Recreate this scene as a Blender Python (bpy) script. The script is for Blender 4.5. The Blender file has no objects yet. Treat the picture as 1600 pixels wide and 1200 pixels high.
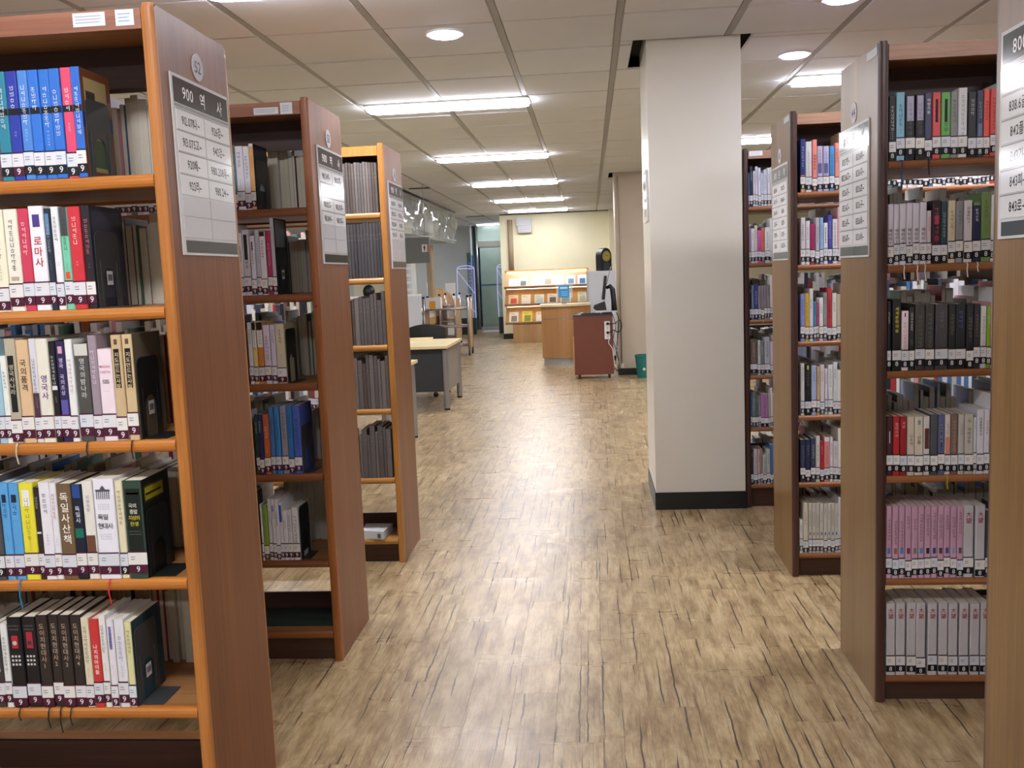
import bpy, math, random
from math import sin, cos, pi, radians
import numpy as np

# ------------------------------------------------------------------ scene, camera, world, exposure
scene = bpy.context.scene
COL = scene.collection
F, YAW, PITCH, ROLL, EYE = 1480.35, -0.0858, 0.1164, -0.04, 1.446

def cam_axes():
    f = np.array([sin(YAW)*cos(PITCH), cos(YAW)*cos(PITCH), -sin(PITCH)])
    r = np.array([cos(YAW), -sin(YAW), 0.0])
    u = np.cross(r, f)
    r2 = r*cos(ROLL)+u*sin(ROLL)
    u2 = -r*sin(ROLL)+u*cos(ROLL)
    return r2, u2, f
RV, UV, FV = cam_axes()
from mathutils import Matrix, Vector
cam_data = bpy.data.cameras.new('camera')
cam = bpy.data.objects.new('camera', cam_data)
COL.objects.link(cam)
cam.matrix_world = Matrix(((RV[0], UV[0], -FV[0], 0), (RV[1], UV[1], -FV[1], 0), (RV[2], UV[2], -FV[2], EYE), (0, 0, 0, 1)))
cam_data.sensor_fit = 'HORIZONTAL'
cam_data.sensor_width = 36.0
cam_data.lens = F*36.0/1600.0
cam_data.clip_start = 0.05
cam_data.clip_end = 100
scene.camera = cam

world = bpy.data.worlds.new('world')
scene.world = world
world.use_nodes = True
world.node_tree.nodes['Background'].inputs[0].default_value = (0.75, 0.80, 0.9, 1)
world.node_tree.nodes['Background'].inputs[1].default_value = 0.0
vs = scene.view_settings
vs.view_transform = 'Standard'
vs.look = 'None'
vs.gamma = 1.0
vs.use_curve_mapping = False
vs.exposure = 1.25
TUBE_POWER = 19.0
SPOT_POWER = 20.0
scene.cycles.max_bounces = 6
scene.cycles.diffuse_bounces = 4
scene.cycles.glossy_bounces = 3
scene.cycles.transparent_max_bounces = 8
scene.cycles.sample_clamp_indirect = 6.0

# ------------------------------------------------------------------ small helpers
def lin(h):
    if not isinstance(h, str): return tuple(h)
    h = h.lstrip('#')
    o = []
    for i in (0, 2, 4):
        c = int(h[i:i+2], 16)/255.0
        o.append(c/12.92 if c <= 0.04045 else ((c+0.055)/1.055)**2.4)
    return tuple(o)

def ray(u, v):
    return RV*((u-800)/F) - UV*((v-600)/F) + FV
def atY(u, v, y):                 # point of the plane Y=y
    d = ray(u, v); t = y/d[1]
    return (d[0]*t, y, EYE+d[2]*t)
def atX(u, v, x):
    d = ray(u, v); t = x/d[0]
    return (x, d[1]*t, EYE+d[2]*t)
def atZ(u, v, z):
    d = ray(u, v); t = (z-EYE)/d[2]
    return (d[0]*t, d[1]*t, z)

# ------------------------------------------------------------------ materials
def new_mat(name):
    m = bpy.data.materials.new(name); m.use_nodes = True
    nt = m.node_tree
    return m, nt, nt.nodes['Principled BSDF']
def nd(nt, t, **kw):
    n = nt.nodes.new(t)
    for k, v in kw.items(): setattr(n, k, v)
    return n
def mapping(nt, scale, coord='Object', src=None):
    mp = nd(nt, 'ShaderNodeMapping'); mp.inputs['Scale'].default_value = scale
    if src is None:
        tc = nd(nt, 'ShaderNodeTexCoord'); src = tc.outputs[coord]
    nt.links.new(src, mp.inputs['Vector'])
    return mp.outputs[0]
def noise(nt, vec, scale=5, detail=3, rough=0.5, dist=0.0):
    n = nd(nt, 'ShaderNodeTexNoise')
    n.inputs['Scale'].default_value = scale; n.inputs['Detail'].default_value = detail
    n.inputs['Roughness'].default_value = rough; n.inputs['Distortion'].default_value = dist
    nt.links.new(vec, n.inputs['Vector'])
    return n.outputs['Fac']
def ramp(nt, fac, stops):
    r = nd(nt, 'ShaderNodeValToRGB')
    e = r.color_ramp.elements
    while len(e) < len(stops): e.new(0.5)
    for el, (p, c) in zip(e, stops):
        el.position = p; el.color = (*lin(c), 1)
    nt.links.new(fac, r.inputs[0])
    return r.outputs[0]
def mixc(nt, fac, a, b, mode='MIX'):
    m = nd(nt, 'ShaderNodeMix', data_type='RGBA', blend_type=mode)
    for s, x in ((m.inputs[0], fac), (m.inputs[6], a), (m.inputs[7], b)):
        if isinstance(x, (int, float)): s.default_value = x
        elif isinstance(x, (tuple, str)): s.default_value = (*lin(x), 1)
        else: nt.links.new(x, s)
    return m.outputs[2]
def math_n(nt, op, a, b=None, clamp=False):
    m = nd(nt, 'ShaderNodeMath', operation=op); m.use_clamp = clamp
    for s, x in ((m.inputs[0], a), (m.inputs[1], b)):
        if x is None: continue
        if isinstance(x, (int, float)): s.default_value = x
        else: nt.links.new(x, s)
    return m.outputs[0]
def bump(nt, bs, h, strength=0.2, dist=0.01):
    b = nd(nt, 'ShaderNodeBump'); b.inputs['Strength'].default_value = strength; b.inputs['Distance'].default_value = dist
    nt.links.new(h, b.inputs['Height']); nt.links.new(b.outputs[0], bs.inputs['Normal'])

def plain(name, col, rough=0.5, metal=0.0, var=0.08, scale=6.0, spec=0.5, bmp=0.0):
    m, nt, bs = new_mat(name)
    v = mapping(nt, (1, 1, 1))
    n = noise(nt, v, scale, 4, 0.6)
    c = lin(col)
    lo = tuple(x*(1-var) for x in c); hi = tuple(min(1, x*(1+var)) for x in c)
    nt.links.new(mixc(nt, n, lo, hi), bs.inputs['Base Color'])
    bs.inputs['Roughness'].default_value = rough
    bs.inputs['Metallic'].default_value = metal
    bs.inputs['Specular IOR Level'].default_value = spec
    if bmp: bump(nt, bs, n, bmp, 0.004)
    return m

def wood(name, dark, mid, light, rough=0.4, axis='z', sc=1.0, coat=0.0):
    m, nt, bs = new_mat(name)
    s = {'z': (38*sc, 38*sc, 1.3*sc), 'x': (1.3*sc, 38*sc, 38*sc), 'y': (38*sc, 1.3*sc, 38*sc)}[axis]
    v = mapping(nt, s)
    fine = noise(nt, v, 2.2, 5, 0.65, 0.3)
    s2 = {'z': (5*sc, 5*sc, .35*sc), 'x': (.35*sc, 5*sc, 5*sc), 'y': (5*sc, .35*sc, 5*sc)}[axis]
    big = noise(nt, mapping(nt, s2), 1.6, 2, 0.5, 0.6)
    f = math_n(nt, 'ADD', math_n(nt, 'MULTIPLY', fine, 0.5), math_n(nt, 'MULTIPLY', big, 0.5))
    c = ramp(nt, f, [(0.30, dark), (0.5, mid), (0.70, light)])
    nt.links.new(c, bs.inputs['Base Color'])
    bs.inputs['Roughness'].default_value = rough
    bs.inputs['Coat Weight'].default_value = coat
    bs.inputs['Coat Roughness'].default_value = 0.25
    bump(nt, bs, fine, 0.08, 0.001)
    return m

def attr_mat(name, rough=0.45, spec=0.4, var=0.06):
    m, nt, bs = new_mat(name)
    a = nd(nt, 'ShaderNodeAttribute', attribute_name='Col')
    n = noise(nt, mapping(nt, (1, 1, 1)), 40, 3, 0.6)
    g = mixc(nt, n, (1-var,)*3, (1+var,)*3)
    nt.links.new(mixc(nt, 1.0, a.outputs['Color'], g, 'MULTIPLY'), bs.inputs['Base Color'])
    bs.inputs['Roughness'].default_value = rough
    bs.inputs['Specular IOR Level'].default_value = spec
    return m

def emit(name, col, strength):
    m, nt, bs = new_mat(name)
    bs.inputs['Base Color'].default_value = (*lin(col), 1)
    bs.inputs['Emission Color'].default_value = (*lin(col), 1)
    bs.inputs['Emission Strength'].default_value = strength
    return m

M = {}
M['book'] = attr_mat('printed_cover')
M['ink'] = attr_mat('printed_ink', 0.5, 0.3, 0.02)
M['glossy_print'] = attr_mat('laminated_print', 0.12, 0.5, 0.02)
M['page'] = plain('page_edges', 'd9d2bd', 0.8, var=0.12, scale=60)
M['panel_left'] = wood('walnut_laminate_left', '5f3414', '7c4720', '8f582e', 0.40)
M['panel_right'] = wood('oak_laminate_right', '5e4420', '78582c', '8c6a3a', 0.36)
M['panel_54'] = wood('walnut_laminate_far', '6a3e22', '865230', '97633e', 0.38)
M['edge_left'] = wood('amber_edge_band', '8a5220', 'b27236', 'c68848', 0.34)
M['edge_54'] = wood('honey_edge_band', '8a5822', 'b0783a', 'c28c4c', 0.34)
M['edge_53'] = wood('chestnut_edge_band', '6a3a18', '96592c', 'aa6c3a', 0.34)
M['edge_right'] = wood('dark_edge_band', '33201a', '4c302a', '624038', 0.34)
M['lip_left'] = wood('amber_lip', '96561e', 'bb7530', 'cc8a42', 0.30, 'x')
M['lip_53'] = wood('chestnut_lip', '5c3220', '85502f', '9c6440', 0.30, 'x')
M['lip_54'] = wood('honey_lip', '8c5c28', 'b48040', 'c89858', 0.30, 'x')
M['lip_right'] = wood('orange_brown_lip', '6c4024', '94603a', 'a87248', 0.34, 'x')
M['shelf'] = wood('shelf_board', '7c5230', 'a06f42', 'b58350', 0.45, 'x')
M['rail'] = wood('top_rail_veneer', '7a4a34', '9c664c', 'ac7a60', 0.42, 'x')
M['rail_right'] = wood('top_rail_pale', '8c6450', 'b48c74', 'c8a28a', 0.42, 'x')
M['dark_board'] = wood('dark_back_board', '2c1a16', '43291f', '523428', 0.5, 'x')
M['kick'] = wood('kick_board', '32201a', '442a1e', '523524', 0.45, 'x')
M['metal_dark'] = plain('grey_enamel', '4a4c4e', 0.35, 0.3)
M['metal_black'] = plain('black_enamel', '1e2022', 0.4, 0.2)
M['silver'] = plain('silver_tube', 'a8a8ac', 0.3, 0.8)
M['maple'] = wood('maple_top', 'cdb889', 'e0cfa2', 'ebdcb4', 0.35, 'x', 0.5)
M['beech'] = wood('beech_veneer', 'b08656', 'c29a68', 'd0a878', 0.4, 'z', 0.5)
M['counter'] = wood('counter_veneer', '96693f', 'a87a4c', 'b6885a', 0.4, 'z', 0.5)
M['mahogany'] = plain('mahogany_laminate', '6c3828', 0.4, var=0.1)
M['black'] = plain('black_plastic', '17181a', 0.4)
M['charcoal'] = plain('charcoal_panel', '2c3033', 0.55)
M['grey_side'] = plain('grey_side_panel', '8b857c', 0.5)
M['white'] = plain('white_plastic', 'e4e4e0', 0.4, var=0.03)
M['greywhite'] = plain('pale_grey_panel', 'c4c6ca', 0.5, var=0.04)
M['green_dark'] = plain('dark_green_board', '1a3230', 0.6)
M['green'] = plain('teal_green_plastic', '1f6e66', 0.4)
M['baseboard'] = plain('black_baseboard', '15191b', 0.35, var=0.3, scale=30)
M['plinth'] = plain('brushed_plinth', 'b0b2b2', 0.35, 0.5)
M['brass'] = plain('brass_dial', 'c8b060', 0.3, 0.6)
M['beige'] = plain('beige_column_paint', 'a89478', 0.6)
M['skin'] = plain('skin', 'c49a7c', 0.5)
M['hair'] = plain('black_hair', '0e0c0b', 0.45)
M['shirt'] = plain('grey_shirt', '6a6e78', 0.8)
M['blue_post'] = plain('navy_post', '2c5688', 0.4)
M['led'] = emit('violet_gate_edge', 'b0b2e4', 0.28)
M['tube'] = emit('lamp_diffuser', 'f7f7ff', TUBE_POWER)
M['spot'] = emit('downlight_lens', 'd2d6ff', SPOT_POWER)
M['rubber'] = plain('rubber_wheel', '2a2a2c', 0.5)
M['void'] = plain('dark_plenum', '141617', 0.9)
M['tbar'] = plain('grey_tbar', 'a0a2a2', 0.5)

def paint(name, c1, c2, rough=0.35, bmp=0.05):
    m, nt, bs = new_mat(name)
    n = noise(nt, mapping(nt, (1, 1, 1)), 1.3, 5, 0.55)
    nt.links.new(ramp(nt, n, [(0.3, c1), (0.7, c2)]), bs.inputs['Base Color'])
    bs.inputs['Roughness'].default_value = rough
    bump(nt, bs, noise(nt, mapping(nt, (1, 1, 1)), 60, 3, 0.6), bmp, 0.003)
    return m
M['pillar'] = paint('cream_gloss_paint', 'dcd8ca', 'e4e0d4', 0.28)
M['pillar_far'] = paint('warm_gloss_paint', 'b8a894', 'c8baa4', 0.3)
M['cream_wall'] = paint('cream_wall_paint', 'e2dcb8', 'ece6c6', 0.5)
M['grey_wall'] = paint('grey_wall_paint', 'c6cecd', 'd0d8d7', 0.6)
M['white_wall'] = paint('white_wall_paint', 'b8b6ac', 'c4c2b8', 0.6)
M['ceiling_tile'] = paint('ceiling_tile_paint', 'd4dae2', 'dce2ea', 0.7, 0.15)
M['door_glass'] = paint('teal_door_panel', '8fa69a', 'a2b8ac', 0.2)

def glass_mat(name, col, alpha, rough):
    m, nt, bs = new_mat(name)
    bs.inputs['Base Color'].default_value = (*lin(col), 1)
    bs.inputs['Alpha'].default_value = alpha
    bs.inputs['Roughness'].default_value = rough
    bs.inputs['Specular IOR Level'].default_value = 0.8
    bump(nt, bs, noise(nt, mapping(nt, (1, 0.5, 0.8)), 1.2, 1, 0.4, 0.5), 0.2, 0.08)
    return m
M['vinyl'] = glass_mat('clear_vinyl_sheet', 'a8aca4', 0.55, 0.08)
M['acrylic'] = glass_mat('clear_acrylic', 'd8e0e8', 0.25, 0.05)

def floor_mat():
    m, nt, bs = new_mat('vinyl_plank')
    oi = nd(nt, 'ShaderNodeObjectInfo')
    at = nd(nt, 'ShaderNodeAttribute', attribute_name='tone')
    rnd = math_n(nt, 'FRACT', math_n(nt, 'ADD', oi.outputs['Random'], at.outputs['Fac']))
    geo = nd(nt, 'ShaderNodeNewGeometry')
    off = nd(nt, 'ShaderNodeCombineXYZ')
    nt.links.new(math_n(nt, 'MULTIPLY', rnd, 37.0), off.inputs[0])
    nt.links.new(math_n(nt, 'MULTIPLY', rnd, 91.0), off.inputs[1])
    ad = nd(nt, 'ShaderNodeVectorMath', operation='ADD')
    nt.links.new(geo.outputs['Position'], ad.inputs[0]); nt.links.new(off.outputs[0], ad.inputs[1])
    P = ad.outputs[0]
    blot = noise(nt, mapping(nt, (11, 2.6, 1), src=P), 1.6, 6, 0.72, 0.2)
    base = ramp(nt, blot, [(0.30, '776144'), (0.43, '99815d'), (0.55, 'b19b75'), (0.70, 'c6b590')])
    cross = noise(nt, mapping(nt, (13, 34, 1), src=P), 1.5, 4, 0.6)
    base = mixc(nt, math_n(nt, 'MULTIPLY', math_n(nt, 'GREATER_THAN', cross, 0.64), 0.20), base, '866a49')
    grain = noise(nt, mapping(nt, (150, 5, 1), src=P), 1.5, 4, 0.6)
    base = mixc(nt, 0.85, base, mixc(nt, grain, (0.55,)*3, (1.42,)*3), 'MULTIPLY')
    tone = mixc(nt, rnd, (0.86, 0.84, 0.82), (1.10, 1.09, 1.08))
    base = mixc(nt, 1.0, base, tone, 'MULTIPLY')
    # dark splits running along the planks
    sep = nd(nt, 'ShaderNodeSeparateXYZ'); nt.links.new(P, sep.inputs[0])
    wob = math_n(nt, 'MULTIPLY', math_n(nt, 'SUBTRACT', noise(nt, mapping(nt, (4, 5, 1), src=P), 1.5, 2, 0.5), 0.5), 0.016)
    xw = math_n(nt, 'ADD', sep.outputs[0], wob)
    def layer(dens, thr, width, ys):
        xs_ = math_n(nt, 'MULTIPLY', xw, dens)
        cell = math_n(nt, 'FLOOR', xs_)
        wn = nd(nt, 'ShaderNodeTexWhiteNoise', noise_dimensions='1D'); nt.links.new(cell, wn.inputs['W'])
        pos = math_n(nt, 'ABSOLUTE', math_n(nt, 'SUBTRACT', math_n(nt, 'FRACT', xs_), math_n(nt, 'ADD', math_n(nt, 'MULTIPLY', wn.outputs['Value'], 0.6), 0.2)))
        cv = nd(nt, 'ShaderNodeCombineXYZ')
        nt.links.new(math_n(nt, 'MULTIPLY', cell, 13.71), cv.inputs[0]); nt.links.new(math_n(nt, 'MULTIPLY', sep.outputs[1], ys), cv.inputs[1])
        n_ = noise(nt, cv.outputs[0], 1.0, 1, 0.4)
        amp = math_n(nt, 'MULTIPLY', math_n(nt, 'SUBTRACT', n_, thr), width*dens*9)
        amp = math_n(nt, 'MINIMUM', amp, width*dens)
        return math_n(nt, 'LESS_THAN', pos, amp)
    crack = math_n(nt, 'ADD', layer(18, 0.475, 0.0029, 2.5), math_n(nt, 'MULTIPLY', layer(40, 0.47, 0.0011, 5.0), 0.5), clamp=True)
    base = mixc(nt, math_n(nt, 'MULTIPLY', crack, 0.92), base, '3a2c24')
    nt.links.new(base, bs.inputs['Base Color'])
    rg = noise(nt, mapping(nt, (1.2, 5, 1), src=geo.outputs['Position']), 1.4, 4, 0.6)
    nt.links.new(math_n(nt, 'ADD', math_n(nt, 'MULTIPLY', rg, 0.22), 0.19), bs.inputs['Roughness'])
    bs.inputs['Specular IOR Level'].default_value = 0.55
    h = math_n(nt, 'ADD', math_n(nt, 'MULTIPLY', grain, 0.35), math_n(nt, 'MULTIPLY', noise(nt, mapping(nt, (1.2, 6, 1), src=geo.outputs['Position']), 1.3, 3, 0.5), 1.2))
    bump(nt, bs, h, 0.35, 0.004)
    return m
M['floor'] = floor_mat()

# ------------------------------------------------------------------ mesh builder
class MB:
    def __init__(s): s.v = []; s.f = []; s.c = []
    def face(s, pts, col=(1, 1, 1)):
        i = len(s.v); s.v += [tuple(p) for p in pts]; s.f.append(tuple(range(i, i+len(pts)))); s.c.append(col)
    def quad(s, a, b, c, d, col=(1, 1, 1)): s.face((a, b, c, d), col)
    def box(s, x0, x1, y0, y1, z0, z1, col=(1, 1, 1), skip=''):
        x0, x1 = min(x0, x1), max(x0, x1); y0, y1 = min(y0, y1), max(y0, y1); z0, z1 = min(z0, z1), max(z0, z1)
        i = len(s.v)
        s.v += [(x0, y0, z0), (x1, y0, z0), (x1, y1, z0), (x0, y1, z0), (x0, y0, z1), (x1, y0, z1), (x1, y1, z1), (x0, y1, z1)]
        for k, q in (('b', (0, 3, 2, 1)), ('t', (4, 5, 6, 7)), ('s', (0, 1, 5, 4)), ('e', (1, 2, 6, 5)), ('n', (2, 3, 7, 6)), ('w', (3, 0, 4, 7))):
            if k in skip: continue
            s.f.append(tuple(i+j for j in q)); s.c.append(col)
    def prism(s, prof, fn, t0, t1, col=(1, 1, 1), cap=True):
        """prof: list of (a,b); fn(a,b,t)->xyz"""
        n = len(prof); i = len(s.v)
        for t in (t0, t1): s.v += [tuple(fn(a, b, t)) for a, b in prof]
        for k in range(n):
            l = (k+1) % n
            s.f.append((i+k, i+l, i+n+l, i+n+k)); s.c.append(col)
        if cap:
            s.f.append(tuple(i+k for k in reversed(range(n)))); s.c.append(col)
            s.f.append(tuple(i+n+k for k in range(n))); s.c.append(col)
    def tube(s, pts, r, n=8, col=(1, 1, 1), cap=True):
        pts = [Vector(p) for p in pts]; rings = []
        for k, p in enumerate(pts):
            if k == 0: d = pts[1]-p
            elif k == len(pts)-1: d = p-pts[k-1]
            else: d = pts[k+1]-pts[k-1]
            d.normalize()
            a = d.cross(Vector((0, 0, 1)))
            if a.length < 1e-3: a = d.cross(Vector((0, 1, 0)))
            a.normalize(); b = d.cross(a)
            rr = r[k] if isinstance(r, (list, tuple)) else r
            rings.append([tuple(p+a*cos(2*pi*j/n)*rr+b*sin(2*pi*j/n)*rr) for j in range(n)])
        i = len(s.v)
        for q in rings: s.v += q
        for k in range(len(pts)-1):
            for j in range(n):
                l = (j+1) % n
                s.f.append((i+k*n+j, i+k*n+l, i+(k+1)*n+l, i+(k+1)*n+j)); s.c.append(col)
        if cap:
            s.f.append(tuple(i+j for j in reversed(range(n)))); s.c.append(col)
            e = i+(len(pts)-1)*n
            s.f.append(tuple(e+j for j in range(n))); s.c.append(col)
    def disc(s, c, ax, ay, r, n=20, col=(1, 1, 1)):
        c = Vector(c); ax = Vector(ax); ay = Vector(ay)
        s.face([tuple(c+ax*cos(2*pi*j/n)*r+ay*sin(2*pi*j/n)*r) for j in range(n)], col)
    def mesh(s, name, o, smooth=False, attr=True):
        me = bpy.data.meshes.new(name)
        me.from_pydata([(v[0]-o[0], v[1]-o[1], v[2]-o[2]) for v in s.v], [], s.f)
        if attr:
            ca = me.color_attributes.new('Col', 'FLOAT_COLOR', 'CORNER')
            buf = np.ones((len(me.loops), 4), dtype=np.float32)
            k = 0
            for f, c in zip(s.f, s.c):
                buf[k:k+len(f), :3] = c; k += len(f)
            ca.data.foreach_set('color', buf.ravel())
        if smooth:
            me.polygons.foreach_set('use_smooth', [True]*len(me.polygons))
        return me

ORG = {}
def link(ob, parent):
    COL.objects.link(ob)
    if parent is not None: ob.parent = parent
def build(mb, name, mat, parent=None, org=None, smooth=False, attr=True):
    o = ORG[parent.name] if parent is not None else (org or (0, 0, 0))
    me = mb.mesh(name, o, smooth, attr)
    me.materials.append(M[mat] if isinstance(mat, str) else mat)
    ob = bpy.data.objects.new(name, me)
    link(ob, parent)
    if parent is None: ob.location = o
    ORG[ob.name] = o
    return ob
def tag(ob, label=None, cat=None, group=None, kind=None):
    if label: ob['label'] = label
    if cat: ob['category'] = cat
    if group: ob['group'] = group
    if kind: ob['kind'] = kind
    return ob
def empty(name, loc, label, cat, group=None):
    ob = bpy.data.objects.new(name, None); ob.empty_display_size = 0.1
    COL.objects.link(ob); ob.location = loc; ORG[ob.name] = tuple(loc)
    return tag(ob, label, cat, group)
def boxo(name, mat, parent, *b, **kw):
    mb = MB(); mb.box(*b); return build(mb, name, mat, parent, **kw)
def tubeo(name, mat, parent, pts, r, n=10, **kw):
    mb = MB(); mb.tube(pts, r, n); return build(mb, name, mat, parent, smooth=True, **kw)
def rbox(mb, x0, x1, y0, y1, z0, z1, r, plane='xz', col=(1, 1, 1), seg=4):
    """box whose corners are rounded in one plane"""
    def arc(a0, a1, b0, b1):
        p = []
        for cx, cy, st in ((a1-r, b1-r, 0), (a0+r, b1-r, 1), (a0+r, b0+r, 2), (a1-r, b0+r, 3)):
            for k in range(seg+1):
                t = (st+k/seg)*pi/2; p.append((cx+r*cos(t), cy+r*sin(t)))
        return p
    if plane == 'xz': mb.prism(arc(x0, x1, z0, z1), lambda a, b, t: (a, t, b), y0, y1, col)
    elif plane == 'yz': mb.prism(arc(y0, y1, z0, z1), lambda a, b, t: (t, a, b), x0, x1, col)
    else: mb.prism(arc(x0, x1, y0, y1), lambda a, b, t: (a, b, t), z0, z1, col)

# ------------------------------------------------------------------ lettering: real glyphs cached as flat meshes
CHARS = sorted(set('0123456789.~,/ABCEGILMNOPRSTWY남사벡심호두갈매기지도만드는람대국의품격영풍경이미래땅독일산책현종말성탄생도치나아들로마역문학배터리大望남북노희망나고레리가강베유히퇴다폴피헤초상박세계자유소합한당신길찾차여라구프트수홍종글피무비시기로중국초한나라왕관조선미용서양여행하늘바다밤빛숲산들'))
GL = {}
def make_glyphs():
    obs = []
    for ch in CHARS:
        cu = bpy.data.curves.new('g', 'FONT'); cu.body = ch; cu.size = 1.0; cu.resolution_u = 3; cu.offset = 0.010
        ob = bpy.data.objects.new('g', cu); COL.objects.link(ob); obs.append((ch, ob))
    dg = bpy.context.evaluated_depsgraph_get()
    for ch, ob in obs:
        me = bpy.data.meshes.new_from_object(ob.evaluated_get(dg))
        vs_ = [(v.co.x, v.co.y) for v in me.vertices]
        fs = [tuple(p.vertices) for p in me.polygons]
        if vs_:
            x0 = min(v[0] for v in vs_); x1 = max(v[0] for v in vs_)
        else: x0 = x1 = 0
        GL[ch] = ([(x-x0, y) for x, y in vs_], fs, x1-x0)
        bpy.data.meshes.remove(me)
    for ch, ob in obs:
        cu = ob.data; bpy.data.objects.remove(ob); bpy.data.curves.remove(cu)
make_glyphs()

def put_glyph(mb, ch, o, rx, up, size, col, sx=1.0):
    if ch not in GL: return 0
    vs_, fs, w = GL[ch]; i = len(mb.v)
    for x, y in vs_:
        a = x*size*sx; b = y*size
        mb.v.append((o[0]+rx[0]*a+up[0]*b, o[1]+rx[1]*a+up[1]*b, o[2]+rx[2]*a+up[2]*b))
    for f in fs:
        mb.f.append(tuple(i+k for k in f)); mb.c.append(col)
    return w*size*sx
def text_line(mb, s, o, rx, up, size, col, gap=0.12, sx=1.0, center=False):
    tot = 0
    if center:
        for ch in s: tot += (GL[ch][2]*sx+gap)*size if ch in GL else 0.4*size
        o = tuple(o[k]-rx[k]*tot/2 for k in range(3))
    p = 0
    for ch in s:
        if ch == ' ': p += 0.4*size; continue
        q = tuple(o[k]+rx[k]*p for k in range(3))
        p += put_glyph(mb, ch, q, rx, up, size, col, sx)+gap*size
    return p

# faint unreadable spine print: clusters of short strokes
STROKES = [[(0, .8, 1, .12), (.1, .4, .12, .4), (.6, 0, .12, .8)], [(.1, .1, .1, .8), (.1, .1, .6, .1), (.75, 0, .12, 1)],
           [(0, .85, .8, .1), (.4, .45, .1, .4), (0, .4, .9, .1), (.2, 0, .6, .1)], [(.1, .5, .5, .1), (.1, .5, .1, .45), (.5, .5, .1, .45), (.8, .3, .1, .7), (.1, .1, .8, .1)],
           [(.2, .7, .5, .1), (.2, .4, .5, .1), (.2, .4, .1, .4), (.8, 0, .12, 1)], [(0, .6, .9, .1), (.4, .6, .1, .35), (.15, .1, .6, .1), (.15, .1, .1, .35), (.65, .1, .1, .35)]]
def pseudo(mb, o, rx, up, size, col, rng):
    for (a, b, w, h) in STROKES[rng.randrange(len(STROKES))]:
        pts = []
        for x, y in ((a, b), (a+w, b), (a+w, b+h), (a, b+h)):
            x *= size; y *= size
            pts.append(tuple(o[k]+rx[k]*x+up[k]*y for k in range(3)))
        mb.face(pts, col)

# ================================================================== THE SETTING
XL, XR = -0.9836, 0.8924
HC = 2.7223
rng = random.Random(7)

# floor: sub-floor + separate vinyl planks
fl = boxo('floor', 'dark_board', None, -9, 8, -4, 29, -0.12, -0.0035)
tag(fl, 'floor of wood-effect vinyl planks with dark splits', kind='structure')
PW, PL = 0.152, 0.92
plank_me = None
def plank_mesh():
    mb = MB(); g = 0.0002; b = 0.0004; z = 0.0
    x0, x1, y0, y1 = g, PW-g, g, PL-g
    mb.quad((x0+b, y0+b, z), (x1-b, y0+b, z), (x1-b, y1-b, z), (x0+b, y1-b, z))
    zl = -0.0006
    mb.quad((x0, y0, zl), (x1, y0, zl), (x1-b, y0+b, z), (x0+b, y0+b, z))
    mb.quad((x1, y0, zl), (x1, y1, zl), (x1-b, y1-b, z), (x1-b, y0+b, z))
    mb.quad((x1, y1, zl), (x0, y1, zl), (x0+b, y1-b, z), (x1-b, y1-b, z))
    mb.quad((x0, y1, zl), (x0, y0, zl), (x0+b, y0+b, z), (x0+b, y1-b, z))
    mb.quad((x0, y0, zl-0.0014), (x0, y1, zl-0.0014), (x1, y1, zl-0.0014), (x1, y0, zl-0.0014))
    return mb
pm = plank_mesh()
plank_me = pm.mesh('floor_plank', (0, 0, 0), attr=False); plank_me.materials.append(M['floor'])
cells = []
i0, i1 = int(-9/PW), int(8/PW)
for i in range(i0, i1):
    off = ((i*0.37) % 1.0)*PL
    y = -4.0-off
    while y < 29:
        cells.append((i*PW, y)); y += PL
def in_view(x, y):
    return (-1.9 < x < 2.0 and 1.55 < y < 10.5)
near = sorted([c for c in cells if in_view(*c) and (XL-0.45 < c[0] < XR+0.4 or c[1] > 2)], key=lambda c: c[1]+abs(c[0])*0.4)
near = near[:300]
ns = set(near)
for c in near:
    ob = bpy.data.objects.new('floor_plank', plank_me)
    ob.location = (c[0], c[1], 0); link(ob, fl)
V = []; Fc = []; T = []
for c in cells:
    if c in ns: continue
    i = len(V)
    t = rng.random()
    for v in pm.v[:20]: V.append((v[0]+c[0], v[1]+c[1], v[2]))
    for f in pm.f[:5]: Fc.append(tuple(i+k for k in f)); T.append(t)
me = bpy.data.meshes.new('floor_planks'); me.from_pydata(V, [], Fc); me.materials.append(M['floor'])
a = me.attributes.new('tone', 'FLOAT', 'FACE'); a.data.foreach_set('value', T)
ob = bpy.data.objects.new('floor_planks', me); link(ob, fl); ob['kind'] = 'stuff'

# ceiling: plenum slab, tiles, T-bars
ce = boxo('ceiling', 'void', None, -9, 8, -4, 29, HC+0.09, HC+0.25)
tag(ce, 'suspended ceiling of pale rectangular tiles', kind='structure')
TX, TY = 0.62, 0.68
X0T, Y0T = -0.43, 5.0
PX0, PX1, PY0, PY1 = 0.3577, 0.8853, 5.6166, 6.3055
HOLES = [(0.285, 0.95, 5.585, 6.34), (0.30, 0.98, 12.95, 13.70)]
def tile_mb(x0, x1, y0, y1):
    mb = MB(); b = 0.006; zt = HC+0.012; zb = HC
    mb.quad((x0+b, y1-b, zb), (x1-b, y1-b, zb), (x1-b, y0+b, zb), (x0+b, y0+b, zb))
    P = [(x0, y0), (x1, y0), (x1, y1), (x0, y1)]; Q = [(x0+b, y0+b), (x1-b, y0+b), (x1-b, y1-b), (x0+b, y1-b)]
    for k in range(4):
        l = (k+1) % 4
        mb.quad((*P[l], zt), (*P[k], zt), (*Q[k], zb), (*Q[l], zb))
    mb.quad((x0, y0, zt), (x1, y0, zt), (x1, y1, zt), (x0, y1, zt))
    return mb
gx, gy = 0.017, 0.007
tm = tile_mb(gx, TX-gx, gy, TY-gy)
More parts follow.
